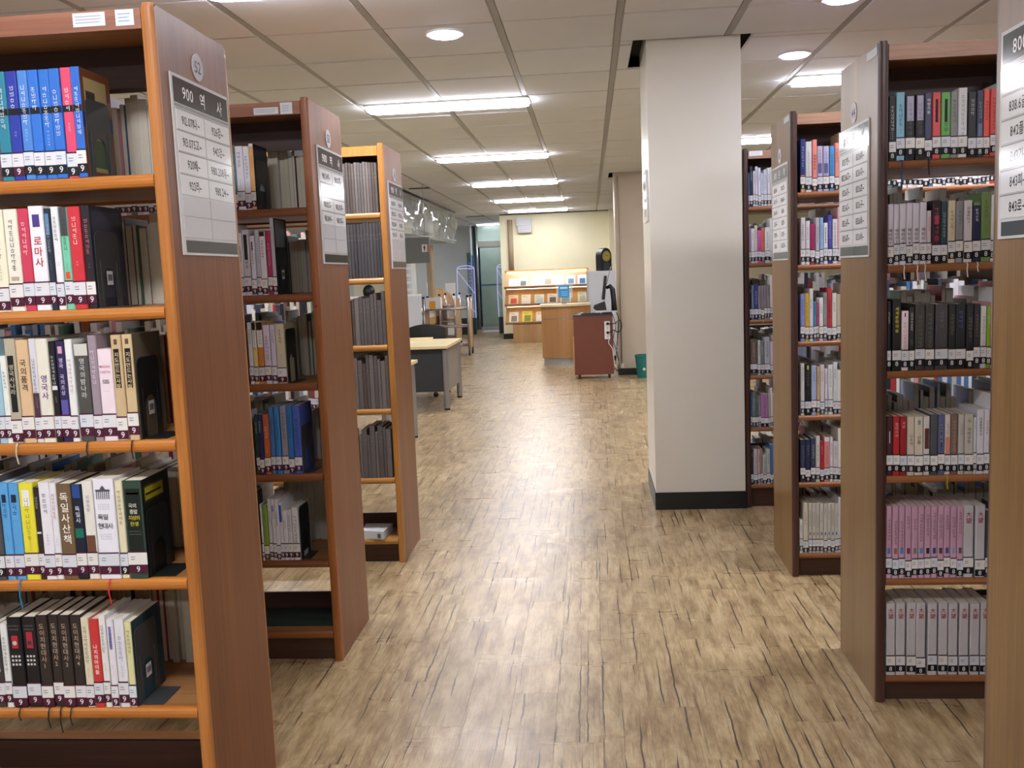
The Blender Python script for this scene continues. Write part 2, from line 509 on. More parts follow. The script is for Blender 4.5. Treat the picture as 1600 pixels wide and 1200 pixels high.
tile_me = tm.mesh('ceiling_tile', (0, 0, 0), attr=False); tile_me.materials.append(M['ceiling_tile'])
tcells = []
for i in range(-13, 14):
    for j in range(-13, 36):
        x, y = X0T+i*TX, Y0T+j*TY
        if x < -8.9 or x+TX > 8 or y+TY > 28.9: continue
        tcells.append((x, y))
def cut(x, y):
    for h in HOLES:
        if x+gx < h[1] and x+TX-gx > h[0] and y+gy < h[3] and y+TY-gy > h[2]: return h
vis = sorted([c for c in tcells if not cut(*c) and c[1] > 3.7 and -4.2+0.05*c[1] < c[0] < 2.9], key=lambda c: c[1])[:290]
vset = set(vis)
for c in vis:
    ob = bpy.data.objects.new('ceiling_tile', tile_me); ob.location = (c[0], c[1], rng.uniform(-0.002, 0.002)); link(ob, ce)
far = MB()
for c in tcells:
    if c in vset: continue
    h = cut(*c)
    if h is None:
        i = len(far.v); far.v += [(v[0]+c[0], v[1]+c[1], v[2]) for v in tm.v]
        far.f += [tuple(i+k for k in f) for f in tm.f]; far.c += tm.c
        continue
    x0, x1, y0, y1 = c[0]+gx, c[0]+TX-gx, c[1]+gy, c[1]+TY-gy
    for (a0, a1, b0, b1) in ((x0, x1, y0, min(y1, h[2])), (x0, x1, max(y0, h[3]), y1), (x0, min(x1, h[0]), max(y0, h[2]), min(y1, h[3])), (max(x0, h[1]), x1, max(y0, h[2]), min(y1, h[3]))):
        if a1-a0 > 0.03 and b1-b0 > 0.03:
            build(tile_mb(a0, a1, b0, b1), 'ceiling_tile', 'ceiling_tile', ce, attr=False)
o = build(far, 'ceiling_tiles', 'ceiling_tile', ce, attr=False); o['kind'] = 'stuff'
for i in range(-13, 15):
    x = X0T+i*TX
    if x < -8.9 or x > 7.9: continue
    segs = [(-3.9, 28.9)]
    for h in HOLES:
        if h[0] < x < h[1]:
            segs = [q for s in segs for q in ((s[0], h[2]), (h[3], s[1])) if q[1] > q[0]] if segs[0][0] < h[2] else segs
    for s in segs:
        if s[0] >= s[1]: continue
        boxo('ceiling_runner', 'tbar', ce, x-0.0165, x+0.0165, s[0], s[1], HC+0.003, HC+0.04)

# walls
def wallbox(name, mat, *b, label=None):
    return tag(boxo(name, mat, None, *b), label, kind='structure')
wallbox('wall_west', 'white_wall', -9.1, -9, -4, 29, 0, 3)
wallbox('wall_east', 'white_wall', 8, 8.1, -4, 29, 0, 3)
wallbox('wall_south', 'white_wall', -9.1, 8.1, -4.1, -4, 0, 3)
wallbox('wall_north', 'grey_wall', -9.1, -3.06, 26.4, 26.55, 0, 3, label='pale grey lobby wall behind the security gates')
wallbox('wall_back', 'cream_wall', -1.93, 8, 20.9, 21.1, 0, 2.8, label='cream end wall above the magazine rack')
wallbox('wall_lobby', 'grey_wall', -1.93, -1.83, 21.1, 29, 0, 3)
wallbox('wall_lobby_end', 'grey_wall', -3.2, -1.83, 28.9, 29.0, 0, 3)
wallbox('baseboard_north', 'baseboard', -9, -3.10, 26.37, 26.4, 0, 0.12)
wallbox('baseboard_back', 'baseboard', -1.94, 8, 20.88, 20.9, 0, 0.12)
wallbox('trim_1', 'cream_wall', 0.44, 0.60, 20.6, 20.9, 0, 2.72, label='cream pilaster at the right end of the cream wall')
wallbox('trim_2', 'void', -1.93, 0.5, 20.88, 20.9, 2.705, 2.73)
# brown conduit on the cream wall
c = tubeo('trim_3', 'beige', None, [(-1.70, 20.86, 1.45), (-1.70, 20.86, 2.60)], 0.055, 8)
tag(c, 'brown vertical casing on the cream wall', kind='structure')

# pillars
def pillar(x0, x1, y0, y1, mat, label, top, bb):
    p = boxo('pillar', mat, None, x0, x1, y0, y1, 0, top)
    mb = MB()
    e = 0.006
    mb.box(x0-e, x1+e, y0-e, y1+e, 0.0, bb)
    b = build(mb, 'baseboard', 'baseboard', p)
    tag(p, label, 'pillar'); tag(b, 'black scuffed skirting')
    p['kind'] = 'structure'
    return p
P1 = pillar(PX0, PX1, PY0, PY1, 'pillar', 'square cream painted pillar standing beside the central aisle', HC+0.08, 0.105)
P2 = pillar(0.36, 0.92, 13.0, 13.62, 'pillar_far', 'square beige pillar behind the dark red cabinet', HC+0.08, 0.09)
# glossy plaque on the aisle side of the pillar
q0 = atX(1012, 268, PX0); q1 = atX(1003, 352, PX0)
mb = MB(); ya, yb = 5.72, 6.02; za, zb = 1.72, 2.02
rbox(mb, PX0-0.012, PX0-0.001, ya, yb, za, zb, 0.01, 'yz', lin('e6e6e2'))
o = build(mb, 'wall_plaque', 'glossy_print', P1)
mb = MB()
for (a0, a1, b0, b1) in ((0.04, 0.26, 0.20, 0.28), (0.04, 0.26, 0.11, 0.18), (0.04, 0.26, 0.03, 0.09)):
    mb.quad((PX0-0.0128, ya+a1, za+b0), (PX0-0.0128, ya+a0, za+b0), (PX0-0.0128, ya+a0, za+b1), (PX0-0.0128, ya+a1, za+b1), lin('8e8a84'))
build(mb, 'plaque_print', 'glossy_print', P1)

# ------------------------------------------------------------------ lamps
def lamp(cx, cy, label, w=1.27, d=0.27):
    t = empty('ceiling_light', (cx, cy, HC), label, 'ceiling light', 'rectangular ceiling lights')
    mb = MB(); rbox(mb, cx-w/2, cx+w/2, cy-d/2, cy+d/2, HC-0.012, HC+0.002, 0.03, 'xy')
    build(mb, 'housing', 'white', t)
    mb = MB(); rbox(mb, cx-w/2+0.012, cx+w/2-0.012, cy-d/2+0.012, cy+d/2-0.012, HC-0.034, HC-0.0125, 0.06, 'xy')
    build(mb, 'diffuser', 'tube', t)
LY = [1.0, 4.13, 7.22, 10.52, 13.68, 16.9, 19.75]
ords = ['nearest', 'second', 'third', 'fourth', 'fifth', 'sixth', 'seventh']
for k, y in enumerate(LY):
    lab = ['lamp over the aisle just behind the camera', 'long lamp cut by the top edge of the photo', 'largest full long lamp over the aisle', 'third long lamp over the aisle, beyond the largest full one',
           'fourth long lamp over the aisle, above the tables', 'fifth long lamp over the aisle, next to last', 'last long lamp over the aisle, closest to cream wall'][k]
    lamp(-1.02, y, lab, w=1.23)
for k, y in enumerate([0.6, 3.8, 7.02, 10.2, 13.5]):
    lab = ['lamp right of the camera', 'lamp above bookcase 44', 'bright lamp between the pillar and bookcase 44', 'small lamp seen between pillar and bookcase 43', 'lamp far right hidden behind the pillar'][k]
    lamp(2.07, y, lab, w=1.23)
for k, y in enumerate([1.0, 4.06, 7.22, 10.52, 13.68, 16.9, 19.75]):
    lamp(-4.25, y, '%s lamp in the row left of the aisle' % ords[k])
for k, y in enumerate([2.0, 7.32]):
    lamp(5.3, y, '%s lamp in the row far right' % ords[k])
lamp(-2.55, 24.4, 'small lamp in the entrance lobby before the door', 0.6, 0.14)
lamp(-5.2, 23.5, 'added lamp brightening the grey lobby wall left of the gates')  # extra lamp added to brighten the grey lobby wall
for k, x in enumerate([-4.25, -1.02, 2.07]): lamp(x, -2.1, '%s lamp of the row behind the camera' % ords[k].replace('nearest', 'first'))
def downlight(x, y, label):
    t = empty('downlight', (x, y, HC), label, 'ceiling light', 'round downlights')
    mb = MB(); mb.prism([(cos(2*pi*k/24), sin(2*pi*k/24)) for k in range(24)], lambda a, b, t_: (x+a*0.10, y+b*0.10, t_), HC-0.012, HC+0.0025)
    build(mb, 'trim_ring', 'white', t)
    mb = MB(); mb.prism([(cos(2*pi*k/24), sin(2*pi*k/24)) for k in range(24)], lambda a, b, t_: (x+a*0.08, y+b*0.085, t_), HC-0.018, HC-0.0125)
    build(mb, 'lens', 'spot', t)
downlight(-0.725, 5.15, 'round bluish downlight above bookcase 53 and the aisle')
downlight(1.30, 6.17, 'round bluish downlight right of the pillar')
downlight(1.27, 4.93, 'round downlight at the top edge right of the pillar')
# ceiling slots and detector
for k, (u, v, w) in enumerate([(655, 294, .3), (742, 338, .4), (744, 350, .4)]):
    p = atZ(u, v, HC)
    tag(boxo('air_slot', 'void', None, p[0]-w/2, p[0]+w/2, p[1]-.06, p[1]+.06, HC-0.006, HC-0.0005), '%s dark air slot in the ceiling left of the lamps' % ords[k].replace('nearest', 'first'), 'vent')
p = atZ(844, 303, HC)
mb = MB(); mb.tube([(p[0], p[1], HC-.001), (p[0], p[1], HC-.03), (p[0], p[1], HC-.05)], [.07, .06, .03], 14)
tag(build(mb, 'smoke_detector', 'white', None, smooth=True), 'small round smoke detector on the ceiling between the lamps', 'smoke detector')
# ================================================================== BOOKCASES
ORDN = ['first', 'second', 'third', 'fourth', 'fifth', 'sixth', 'seventh', 'eighth', 'ninth', 'tenth', 'eleventh', 'twelfth', 'thirteenth',
        'fourteenth', 'fifteenth', 'sixteenth', 'seventeenth', 'eighteenth', 'nineteenth', 'twentieth']
PT, BW, DEP, HH = 0.031, 0.86, 0.45, 2.10
def bookcase(X0, s, y0, zs, mats, label, lip_h=0.030, bays=2, cb=0.082, cat='bookcase'):
    t = empty('bookcase', (X0+s*0.45, y0+DEP/2, 0), label, cat, 'double sided wooden bookcases')
    y1 = y0+DEP
    xs = [X0]                                  # outer face of every upright
    for b in range(bays): xs.append(xs[-1]+s*(PT+BW))
    for k, x in enumerate(xs):
        a, b = sorted((x, x+s*PT))
        nm = 'end_panel' if k in (0, bays) else 'divider_panel'
        e = 0.0 if k in (0, bays) else 0.005
        top = HH if k in (0, bays) else 2.06
        p = boxo(nm, mats['panel'], t, a, b, y0+0.016, y1-0.016, 0.002, top-0.004)
        for (c0, c1) in ((y0+e, y0+0.0162), (y1-0.0162, y1-e)):
            mb = MB()
            n = 7; pts = []
            f = c0 if c0 < y0+0.01 else c1; g = c1 if c0 < y0+0.01 else c0
            for q in range(n+1):
                th = pi*q/n
                pts.append((a+(b-a)*(0.5-0.5*cos(th)), g+(f-g)*(0.35+0.65*sin(th)**0.6)))
            pts = [(a, g)]+pts+[(b, g)]
            mb.prism(pts, lambda u, v, w: (u, v, w), 0.001, top-0.010)
            mb.prism([(a+(u-a)*0.86+(b-a)*0.07, g+(v-g)*0.6) for u, v in pts], lambda u, v, w: (u, v, w), top-0.010, top)
            build(mb, 'edge_band', mats['edge'], p)
    for b in range(bays):
        a0, a1 = sorted((xs[b]+s*PT, xs[b+1])); a0 += 0.0006; a1 -= 0.0006
        for z in zs:
            sh = boxo('shelf', mats['shelf'], t, a0, a1, y0+0.022, y1-0.022, z-0.022, z)
            for (f, g) in ((y0+0.003, y0+0.0222), (y1-0.003, y1-0.0222)):
                mb = MB(); n = 6; h = lip_h
                pr = [(g, z), *[(f+(g-f)*(0.45-0.45*sin(pi*q/n)), z-h*(0.5-0.5*cos(pi*q/n))) for q in range(n+1)], (g, z-h)]
                mb.prism(pr, lambda u, v, w: (w, u, v), a0, a1)
                build(mb, 'shelf_lip', mats['lip'], sh)
        for (f, g) in ((y0+0.006, y0+0.026), (y1-0.026, y1-0.006)):
            boxo('top_rail', mats['rail'], t, a0, a1, f, g, 2.042, 2.088)
            boxo('kick_board', M['kick'], t, a0, a1, f+(0.02 if f < y0+.1 else -0.02), g+(0.02 if f < y0+.1 else -0.02), 0.002, zs[-1]-lip_h+0.004)
        boxo('top_board', mats['shelf'], t, a0, a1, y0+0.0262, y1-0.0262, 2.056, 2.074)
        boxo('centre_board', M['dark_board'], t, a0, a1, y0+0.218, y0+0.232, 1.945, 2.055)
        boxo('back_board', M['dark_board'], t, a0, a1, y0+0.220, y0+0.230, zs[-1]+0.001, zs[-1]+cb)
    return t

def sign(t, X, s, yc, z1, num, head, cards, left=True, hcol='3a3538', scol=None):
    """s=-1: plate faces +x (left row); s=+1: faces -x"""
    o = -s
    ru = (0, 1, 0) if s < 0 else (0, -1, 0)
    up = (0, 0, 1)
    W, Hh = 0.358, 0.434
    ys = yc-ru[1]*W/2
    def pt(u, z, d): return (X+o*d, ys+ru[1]*u, z1-z)
    def rect(mb, u0, u1, z0, z2, d, col, th=0.0):
        a = pt(u0, z0, d); b = pt(u1, z0, d); c = pt(u1, z2, d); e = pt(u0, z2, d)
        mb.quad(e, c, b, a, col) if s < 0 else mb.quad(e, c, b, a, col)
    mb = MB(); mb.box(X+o*0.0005, X+o*0.004, ys, ys+ru[1]*W, z1-Hh, z1, lin('d8dadc'))
    b = build(mb, 'sign_board', 'glossy_print', t)
    for q_ in ((0.010, W-0.006, 0.008, 0.068, hcol), (0.018, W-0.004, Hh-0.036, Hh-0.006, hcol), (0.010, W-0.006, 0.071, 0.078, '9a9c9e')):
        mb = MB(); rect(mb, *q_[:4], 0.0046, lin(q_[4])); build(mb, 'sign_band', 'glossy_print', b)
    mb = MB()
    text_line(mb, head[0], pt(0.06, 0.054, 0.0053), ru, up, 0.040, lin('f2f2f2'), 0.10)
    text_line(mb, head[1], pt(0.165, 0.056, 0.0053), ru, up, 0.040, lin('f2f2f2'))
    text_line(mb, head[2], pt(0.275, 0.056, 0.0053), ru, up, 0.040, lin('f2f2f2'))
    build(mb, 'sign_lettering', 'ink', b)
    rows = 6; zt = 0.082; rh = (Hh-0.040-zt)/rows; cw = (W-0.018)/2
    for r in range(rows):
        for c in range(2):
            u0 = 0.012+c*cw; z0 = zt+r*rh
            txt = cards[r][c] if r < len(cards) else None
            mb = MB()
            col = lin('e6e8ea') if txt else lin('d2d3d7')
            d = 0.0056
            p0 = pt(u0+0.002, z0+0.002, d); p1 = pt(u0+cw-0.002, z0+rh-0.003, 0.0042)
            mb.box(p0[0], p1[0], p0[1], p1[1], p0[2], p1[2], col)
            if txt: rect(mb, u0+0.0005, u0+cw-0.001, z0, z0+0.0015, 0.0058, lin('77797c')); rect(mb, u0+cw-0.002, u0+cw-0.0008, z0, z0+rh-0.002, 0.0058, lin('77797c'))
            if txt:
                w = sum((GL[ch][2]*0.82+0.09)*0.029 for ch in txt if ch in GL)
                text_line(mb, txt, pt(u0+max(0.006, cw/2-w/2), z0+0.036, 0.0060), ru, up, 0.029, lin('26282e'), 0.09, 0.82)
            build(mb, 'card', 'glossy_print', b)
    # round number plate
    mb = MB(); cz = z1+0.043; cy = yc+ru[1]*(-0.004)
    mb.prism([(cos(2*pi*k/28), sin(2*pi*k/28)) for k in range(28)], lambda a, q, d: (X+o*d, cy+a*0.034, cz+q*0.034), 0.0005, 0.002, lin('dcdce6'))
    nb = build(mb, 'number_disc', 'glossy_print', t)
    mb = MB(); text_line(mb, num, (X+o*0.0026, cy, cz-0.015), ru, up, 0.042, lin('3c3848'), 0.06, center=True)
    build(mb, 'number', 'ink', nb)

def sticker(t, x0, x1, z0, z1, y, blue=False):
    mb = MB(); mb.box(x0, x1, y-0.0012, y-0.0003, z0, z1, lin('dfe3ea'))
    r_ = random.Random(int(x0*1000))
    for k in range(3):
        zz = z0+(z1-z0)*(0.25+0.22*k)
        mb.quad((x0+.006, y-0.0016, zz), (x1-.008-r_.random()*.02*(x1-x0)/.09, y-0.0016, zz), (x1-.008, y-0.0016, zz+.0025), (x0+.006, y-0.0016, zz+.0025), lin('9ab4c8' if blue else 'b4bac4'))
    build(mb, 'sticker', 'glossy_print', t)

ML = dict(panel='panel_left', edge='edge_left', lip='lip_left', shelf='shelf', rail='rail')
M53 = dict(panel='panel_left', edge='edge_53', lip='lip_53', shelf='shelf', rail='rail')
M54 = dict(panel='panel_54', edge='edge_54', lip='lip_54', shelf='shelf', rail='edge_54')
MR = dict(panel='panel_right', edge='edge_right', lip='lip_right', shelf='shelf', rail='rail_right')
Z52 = [1.712, 1.401, 1.077, 0.729, 0.393, 0.112]
Z53 = [1.713, 1.402, 1.073, 0.731, 0.398, 0.118]
Z54 = [1.767, 1.449, 1.116, 0.794, 0.440, 0.124]
Z44 = [1.742, 1.423, 1.092, 0.755, 0.417, 0.090]
Z43 = [1.749, 1.431, 1.089, 0.753, 0.444, 0.110]
Z42 = [1.772, 1.447, 1.118, 0.792, 0.480, 0.137]
Y52, Y53, Y54 = 2.190, 3.402, 4.639
Y45, Y44, Y43, Y42 = 1.758, 3.048, 4.332, 5.630
B52 = bookcase(XL, -1, Y52, Z52, ML, 'brown double sided bookcase with amber edges numbered 52, nearest on the left')
B53 = bookcase(XL, -1, Y53, Z53, M53, 'brown bookcase numbered 53, second along the left of the aisle')
B54 = bookcase(XL, -1, Y54, Z54, M54, 'bookcase with honey coloured edges holding bound journals, third on the left')
B45 = bookcase(XR, 1, Y45, Z44, MR, 'oak coloured bookcase end panel filling the right edge of the photo', 0.024)
B44 = bookcase(XR, 1, Y44, Z44, MR, 'brown bookcase numbered 44 right of the aisle', 0.024, cb=0.21)
B43 = bookcase(XR, 1, Y43, Z43, MR, 'bookcase numbered 43 with dark front edge, between pillar and bookcase 44', 0.024, cb=0.21)
B42 = bookcase(XR, 1, Y42, Z42, MR, 'bookcase mostly hidden behind the cream pillar', 0.024, cb=0.21)
sign(B52, XL, -1, 2.430, 1.956, '52', ('900', '역', '사'), [('912.071나~', '926강~'), ('913.075고~', '942강~'), ('920배~', '980.208유~'), ('922리~', '980.24백~')])
sign(B53, XL, -1, 3.650, 1.942, '53', ('900', '역', '사'), [('980.24이~', '981.102홍~'), ('980.24트~', '981.202도~'), ('981.102고~', '981.302여~'), ('981.104수~', '981.97유~')])
sign(B54, XL, -1, 4.885, 1.926, '54', ('900', '역', '사'), [('981.105이~', '981.34여~'), ('981.202고~', '982.02나~'), ('982.024무~', '984.2미~'), ('984.28가~', '986.5비~')], hcol='4a3c40')
sign(B44, XR, 1, 3.315, 1.887, '44', ('800', '문', '학'), [('833.7한~', '833.6이~'), ('802.66고~', '833.6아~'), ('833.6가~', '833.6호~'), ('833.6나~', '833.6구~'), ('833.6무~', '833.6바~'), ('833.6미~', '833.6비~')], hcol='5a605e')
sign(B43, XR, 1, 4.555, 1.890, '43', ('800', '문', '학'), [('813.8이~', '813.8조~'), ('814.6가~', '814.6나~'), ('814.6서~', '818이~'), ('820기~', '822이~'), ('823나~', '823수~'), ('830조~', '833.6가~')], hcol='5a605e')
sign(B45, XR, 1, 1.990, 1.911, '45', ('800', '문', '학'), [('834.6아~', '843매~'), ('838.6글~', '843수~'), ('842폴~', '843시~'), ('843기~', '843이~'), ('843피~', '843자~'), ('843로~', '843하~')], hcol='50565a')
sticker(B52, -1.178, -1.100, 2.053, 2.084, Y52+0.006); sticker(B52, -1.075, -1.031, 2.050, 2.086, Y52+0.006, True)
sticker(B53, -1.184, -1.094, 2.046, 2.070, Y53+0.006); sticker(B53, -1.086, -1.042, 2.044, 2.084, Y53+0.006, True)
sticker(B42, 0.930, 1.005, 2.058, 2.084, Y42+0.006)
for (t, y) in ((B44, 3.064), (B43, 4.35)):
    mb = MB(); mb.box(XR-0.0015, XR-0.0003, y, y+0.107, 2.062, 2.087, lin('cfd8dc')); build(mb, 'sticker', 'glossy_print', t)
# white disc paints a knob's glint on the panel corner of 52, red dot on the band of 53
mb = MB(); mb.disc((XL+0.0006, 2.625, 2.070), (0, 1, 0), (0, 0, 1), 0.006, 10, lin('f4f4f4')); build(mb, 'knob_glint', 'ink', B52)
p = atY(494, 479, Y53)
mb = MB(); mb.prism([(cos(2*pi*k/10)*.006, sin(2*pi*k/10)*.006) for k in range(10)], lambda a, b, y: (p[0]+a, y, p[2]+b), Y53-0.0012, Y53+0.002, lin('9c2428')); build(mb, 'red_dot', 'ink', B53)

# ================================================================== BOOKS
NAMED = [('white', 'e8e8e8'), ('cream', 'e8dcc0'), ('tan', 'c8a880'), ('grey', '8c8c8c'), ('dark grey', '4a4a4a'), ('black', '1c1c1e'), ('red', 'c02c34'), ('dark red', '6a1c24'),
         ('salmon', 'e07c70'), ('pink', 'd890b8'), ('pale pink', 'd8c0cc'), ('magenta', 'b03070'), ('mauve', 'b090b0'), ('lilac', 'c0bcd8'), ('blue', '3878c0'), ('pale blue', '90b8d8'),
         ('navy', '283458'), ('violet blue', '4a48a0'), ('teal', '2a7080'), ('green', '70a048'), ('olive', '6e6a40'), ('yellow', 'e0d040'), ('orange', 'd07830'), ('brown', '6e5038'), ('slate', '505878')]
def cname(h):
    c = [int(h[i:i+2], 16) for i in (0, 2, 4)]
    return min(NAMED, key=lambda n: sum((a-int(n[1][i:i+2], 16))**2*(2 if i == 2 else 1) for a, i in zip(c, (0, 2, 4))))[0]
BR = random.Random(11)
RX, UPZ = (1, 0, 0), (0, 0, 1)

def call_label(mb, x0, x1, z0, y, digit, band, r_, e=0.0):
    lw = x1-x0
    zb = z0+0.010+r_.choice([0, 0, 0.002, 0.004, -0.006])
    a, b = x0+e, x1-e
    mb.box(a, b, y-0.0007, y+0.001, zb, zb+0.021, lin(band), skip='n')
    mb.box(a, b, y-0.0008, y+0.001, zb+0.0215, zb+0.052, lin(r_.choice(['dcdce0', 'd4d8e0', 'e2e0dc'])), skip='n')
    mb.box(a, b, y-0.0007, y+0.001, zb+0.0525, zb+0.0555, lin(band), skip='n')
    g = GL[digit][2]*0.020
    put_glyph(mb, digit, ((x0+x1)/2-g/2, y-0.0012, zb+0.0035), RX, UPZ, 0.020, lin('dedee2'))
    for k in range(2):
        w = min(0.012, lw*0.5)
        mb.quad((a+lw*0.15, y-0.0012, zb+0.040-0.006*k), (a+lw*0.15+w*(0.6+0.4*r_.random()), y-0.0012, zb+0.040-0.006*k), (a+lw*0.15+w, y-0.0012, zb+0.0422-0.006*k), (a+lw*0.15, y-0.0012, zb+0.0422-0.006*k), lin('8c90a0'))

def make_book(x0, x1, z0, z1, yf, dep, col, label, group, title=None, tcol=None, ex=(), digit='9', band='4c1830', lab=True, pages='page', name='book'):
    r_ = BR
    w = x1-x0; h = z1-z0
    x0 += 0.0004; x1 -= 0.0004
    yf2 = yf+r_.uniform(0, 0.004)
    yb = yf2+dep; t = 0.0018; r = min(0.0035, w*0.2)
    c = lin(col)
    mb = MB()
    pr = [(x0, yb), (x0, yf2+r), (x0+r*.35, yf2+r*.3), (x0+r, yf2), (x1-r, yf2), (x1-r*.35, yf2+r*.3), (x1, yf2+r), (x1, yb), (x1-t, yb), (x1-t, yf2+r+t), (x0+t, yf2+r+t), (x0+t, yb)]
    mb.prism(pr, lambda a, b, z: (a, b, z), z0, z1, c)
    org = ((x0+x1)/2, yf2+dep/2, z0)
    root = build(mb, name, 'book', None, org)
    tag(root, label, 'book', group)
    mb = MB(); mb.box(x0+t+0.0001, x1-t-0.0001, yf2+r+t+0.0002, yb-0.002, z0+0.001, z1-0.0016)
    build(mb, 'pages', 'page', root, attr=False)
    y = yf2-0.0003
    mb = MB(); bright = sum(c)/3
    tc = lin(tcol) if tcol else (lin('38363c') if bright > 0.22 else lin('d8d4cc'))
    for (f0, f1, e, hx) in ex:
        mb.quad((x0+r+e*w, y, z0+h*f0), (x1-r-e*w, y, z0+h*f0), (x1-r-e*w, y, z0+h*f1), (x0+r+e*w, y, z0+h*f1), lin(hx))
    y2 = y-0.0004
    if title:
        n = len(title); sz = min(w*0.62, h*0.62/n); zt = z0+h*0.90
        if '|' in title:                         # explicit start fraction
            fr, title = title.split('|'); fr = fr.split(','); zt = z0+h*float(fr[0]); n = len(title)
            sz = min(w*float(fr[1]), h*(float(fr[0])-0.24)/n) if len(fr) > 1 else min(w*0.62, h*0.5/n)
        for k, ch in enumerate(title):
            if ch in GL:
                gw = GL[ch][2]*sz
                put_glyph(mb, ch, ((x0+x1)/2-gw/2, y2, zt-sz*(k+1)*1.08+sz*0.15), RX, UPZ, sz, tc)
    elif title is None:
        n = r_.randint(4, 9); sz = min(w*0.42, 0.011); zt = z0+h*r_.uniform(0.80, 0.93); cx = (x0+x1)/2-sz/2
        for k in range(n):
            pseudo(mb, (cx, y2, zt-sz*1.25*(k+1)), RX, UPZ, sz, tc, r_)
        if r_.random() < 0.7 and w > 0.012:
            s2 = sz*0.5; zt2 = z0+h*r_.uniform(0.42, 0.48)
            for k in range(r_.randint(2, 5)):
                pseudo(mb, ((x0+x1)/2-s2/2, y2, zt2-s2*1.4*k), RX, UPZ, s2, tuple(0.6*a+0.4*b for a, b in zip(tc, c)), r_)
    if mb.f: build(mb, 'spine_print', 'ink', root)
    if lab:
        mb = MB(); call_label(mb, x0, x1, z0, y-0.0002, digit, band, r_)
        build(mb, 'call_number_label', 'ink', root)
    return root, (x0, x1, z0, z1, yf2, yb)

BK = {}
def row(case, si, z, y0, vref, books, digit, band, from_right, casename, dep=0.150, hist='history', lab=True):
    n = len(books)
    yf = y0+0.008
    grp = '%s books on shelf %d of %s' % (hist, si+1, casename)
    for i, b in enumerate(books):
        u0, u1, top, col = b[:4]
        title = b[4] if len(b) > 4 else None
        tcol = b[5] if len(b) > 5 else None
        ex = b[6] if len(b) > 6 else ()
        bd = b[7] if len(b) > 7 else band
        x0 = atY(u0, vref, yf)[0]; x1 = atY(u1, vref, yf)[0]
        if from_right: x1 = min(x1, XL-PT-0.002)
        else: x0 = max(x0, XR+PT+0.0012+0.0*i)
        z1 = atY((u0+u1)/2, top, yf)[2]
        z1 = max(z1, z+0.16)
        z1 = min(z1, (ZS[case][si-1]-0.033) if si else 2.02)
        k = (n-1-i) if from_right else i
        thick = 'thin' if u1-u0 < (12 if case != 'B42' else 5) else 'thick' if u1-u0 > 19 else ''
        pos = '%s from end panel' % ORDN[k] if k else 'nearest the end panel'
        label = ('%s %s book, %s, %s shelf from top, %s' % (cname(col), thick, pos, ORDN[si], casename)).replace('  ', ' ')
        BK[(case, si, i)] = make_book(x0, x1, z+0.0006, z1, yf, dep+BR.uniform(-0.012, 0.008), col, label, grp, title, tcol, ex, digit, bd, lab)

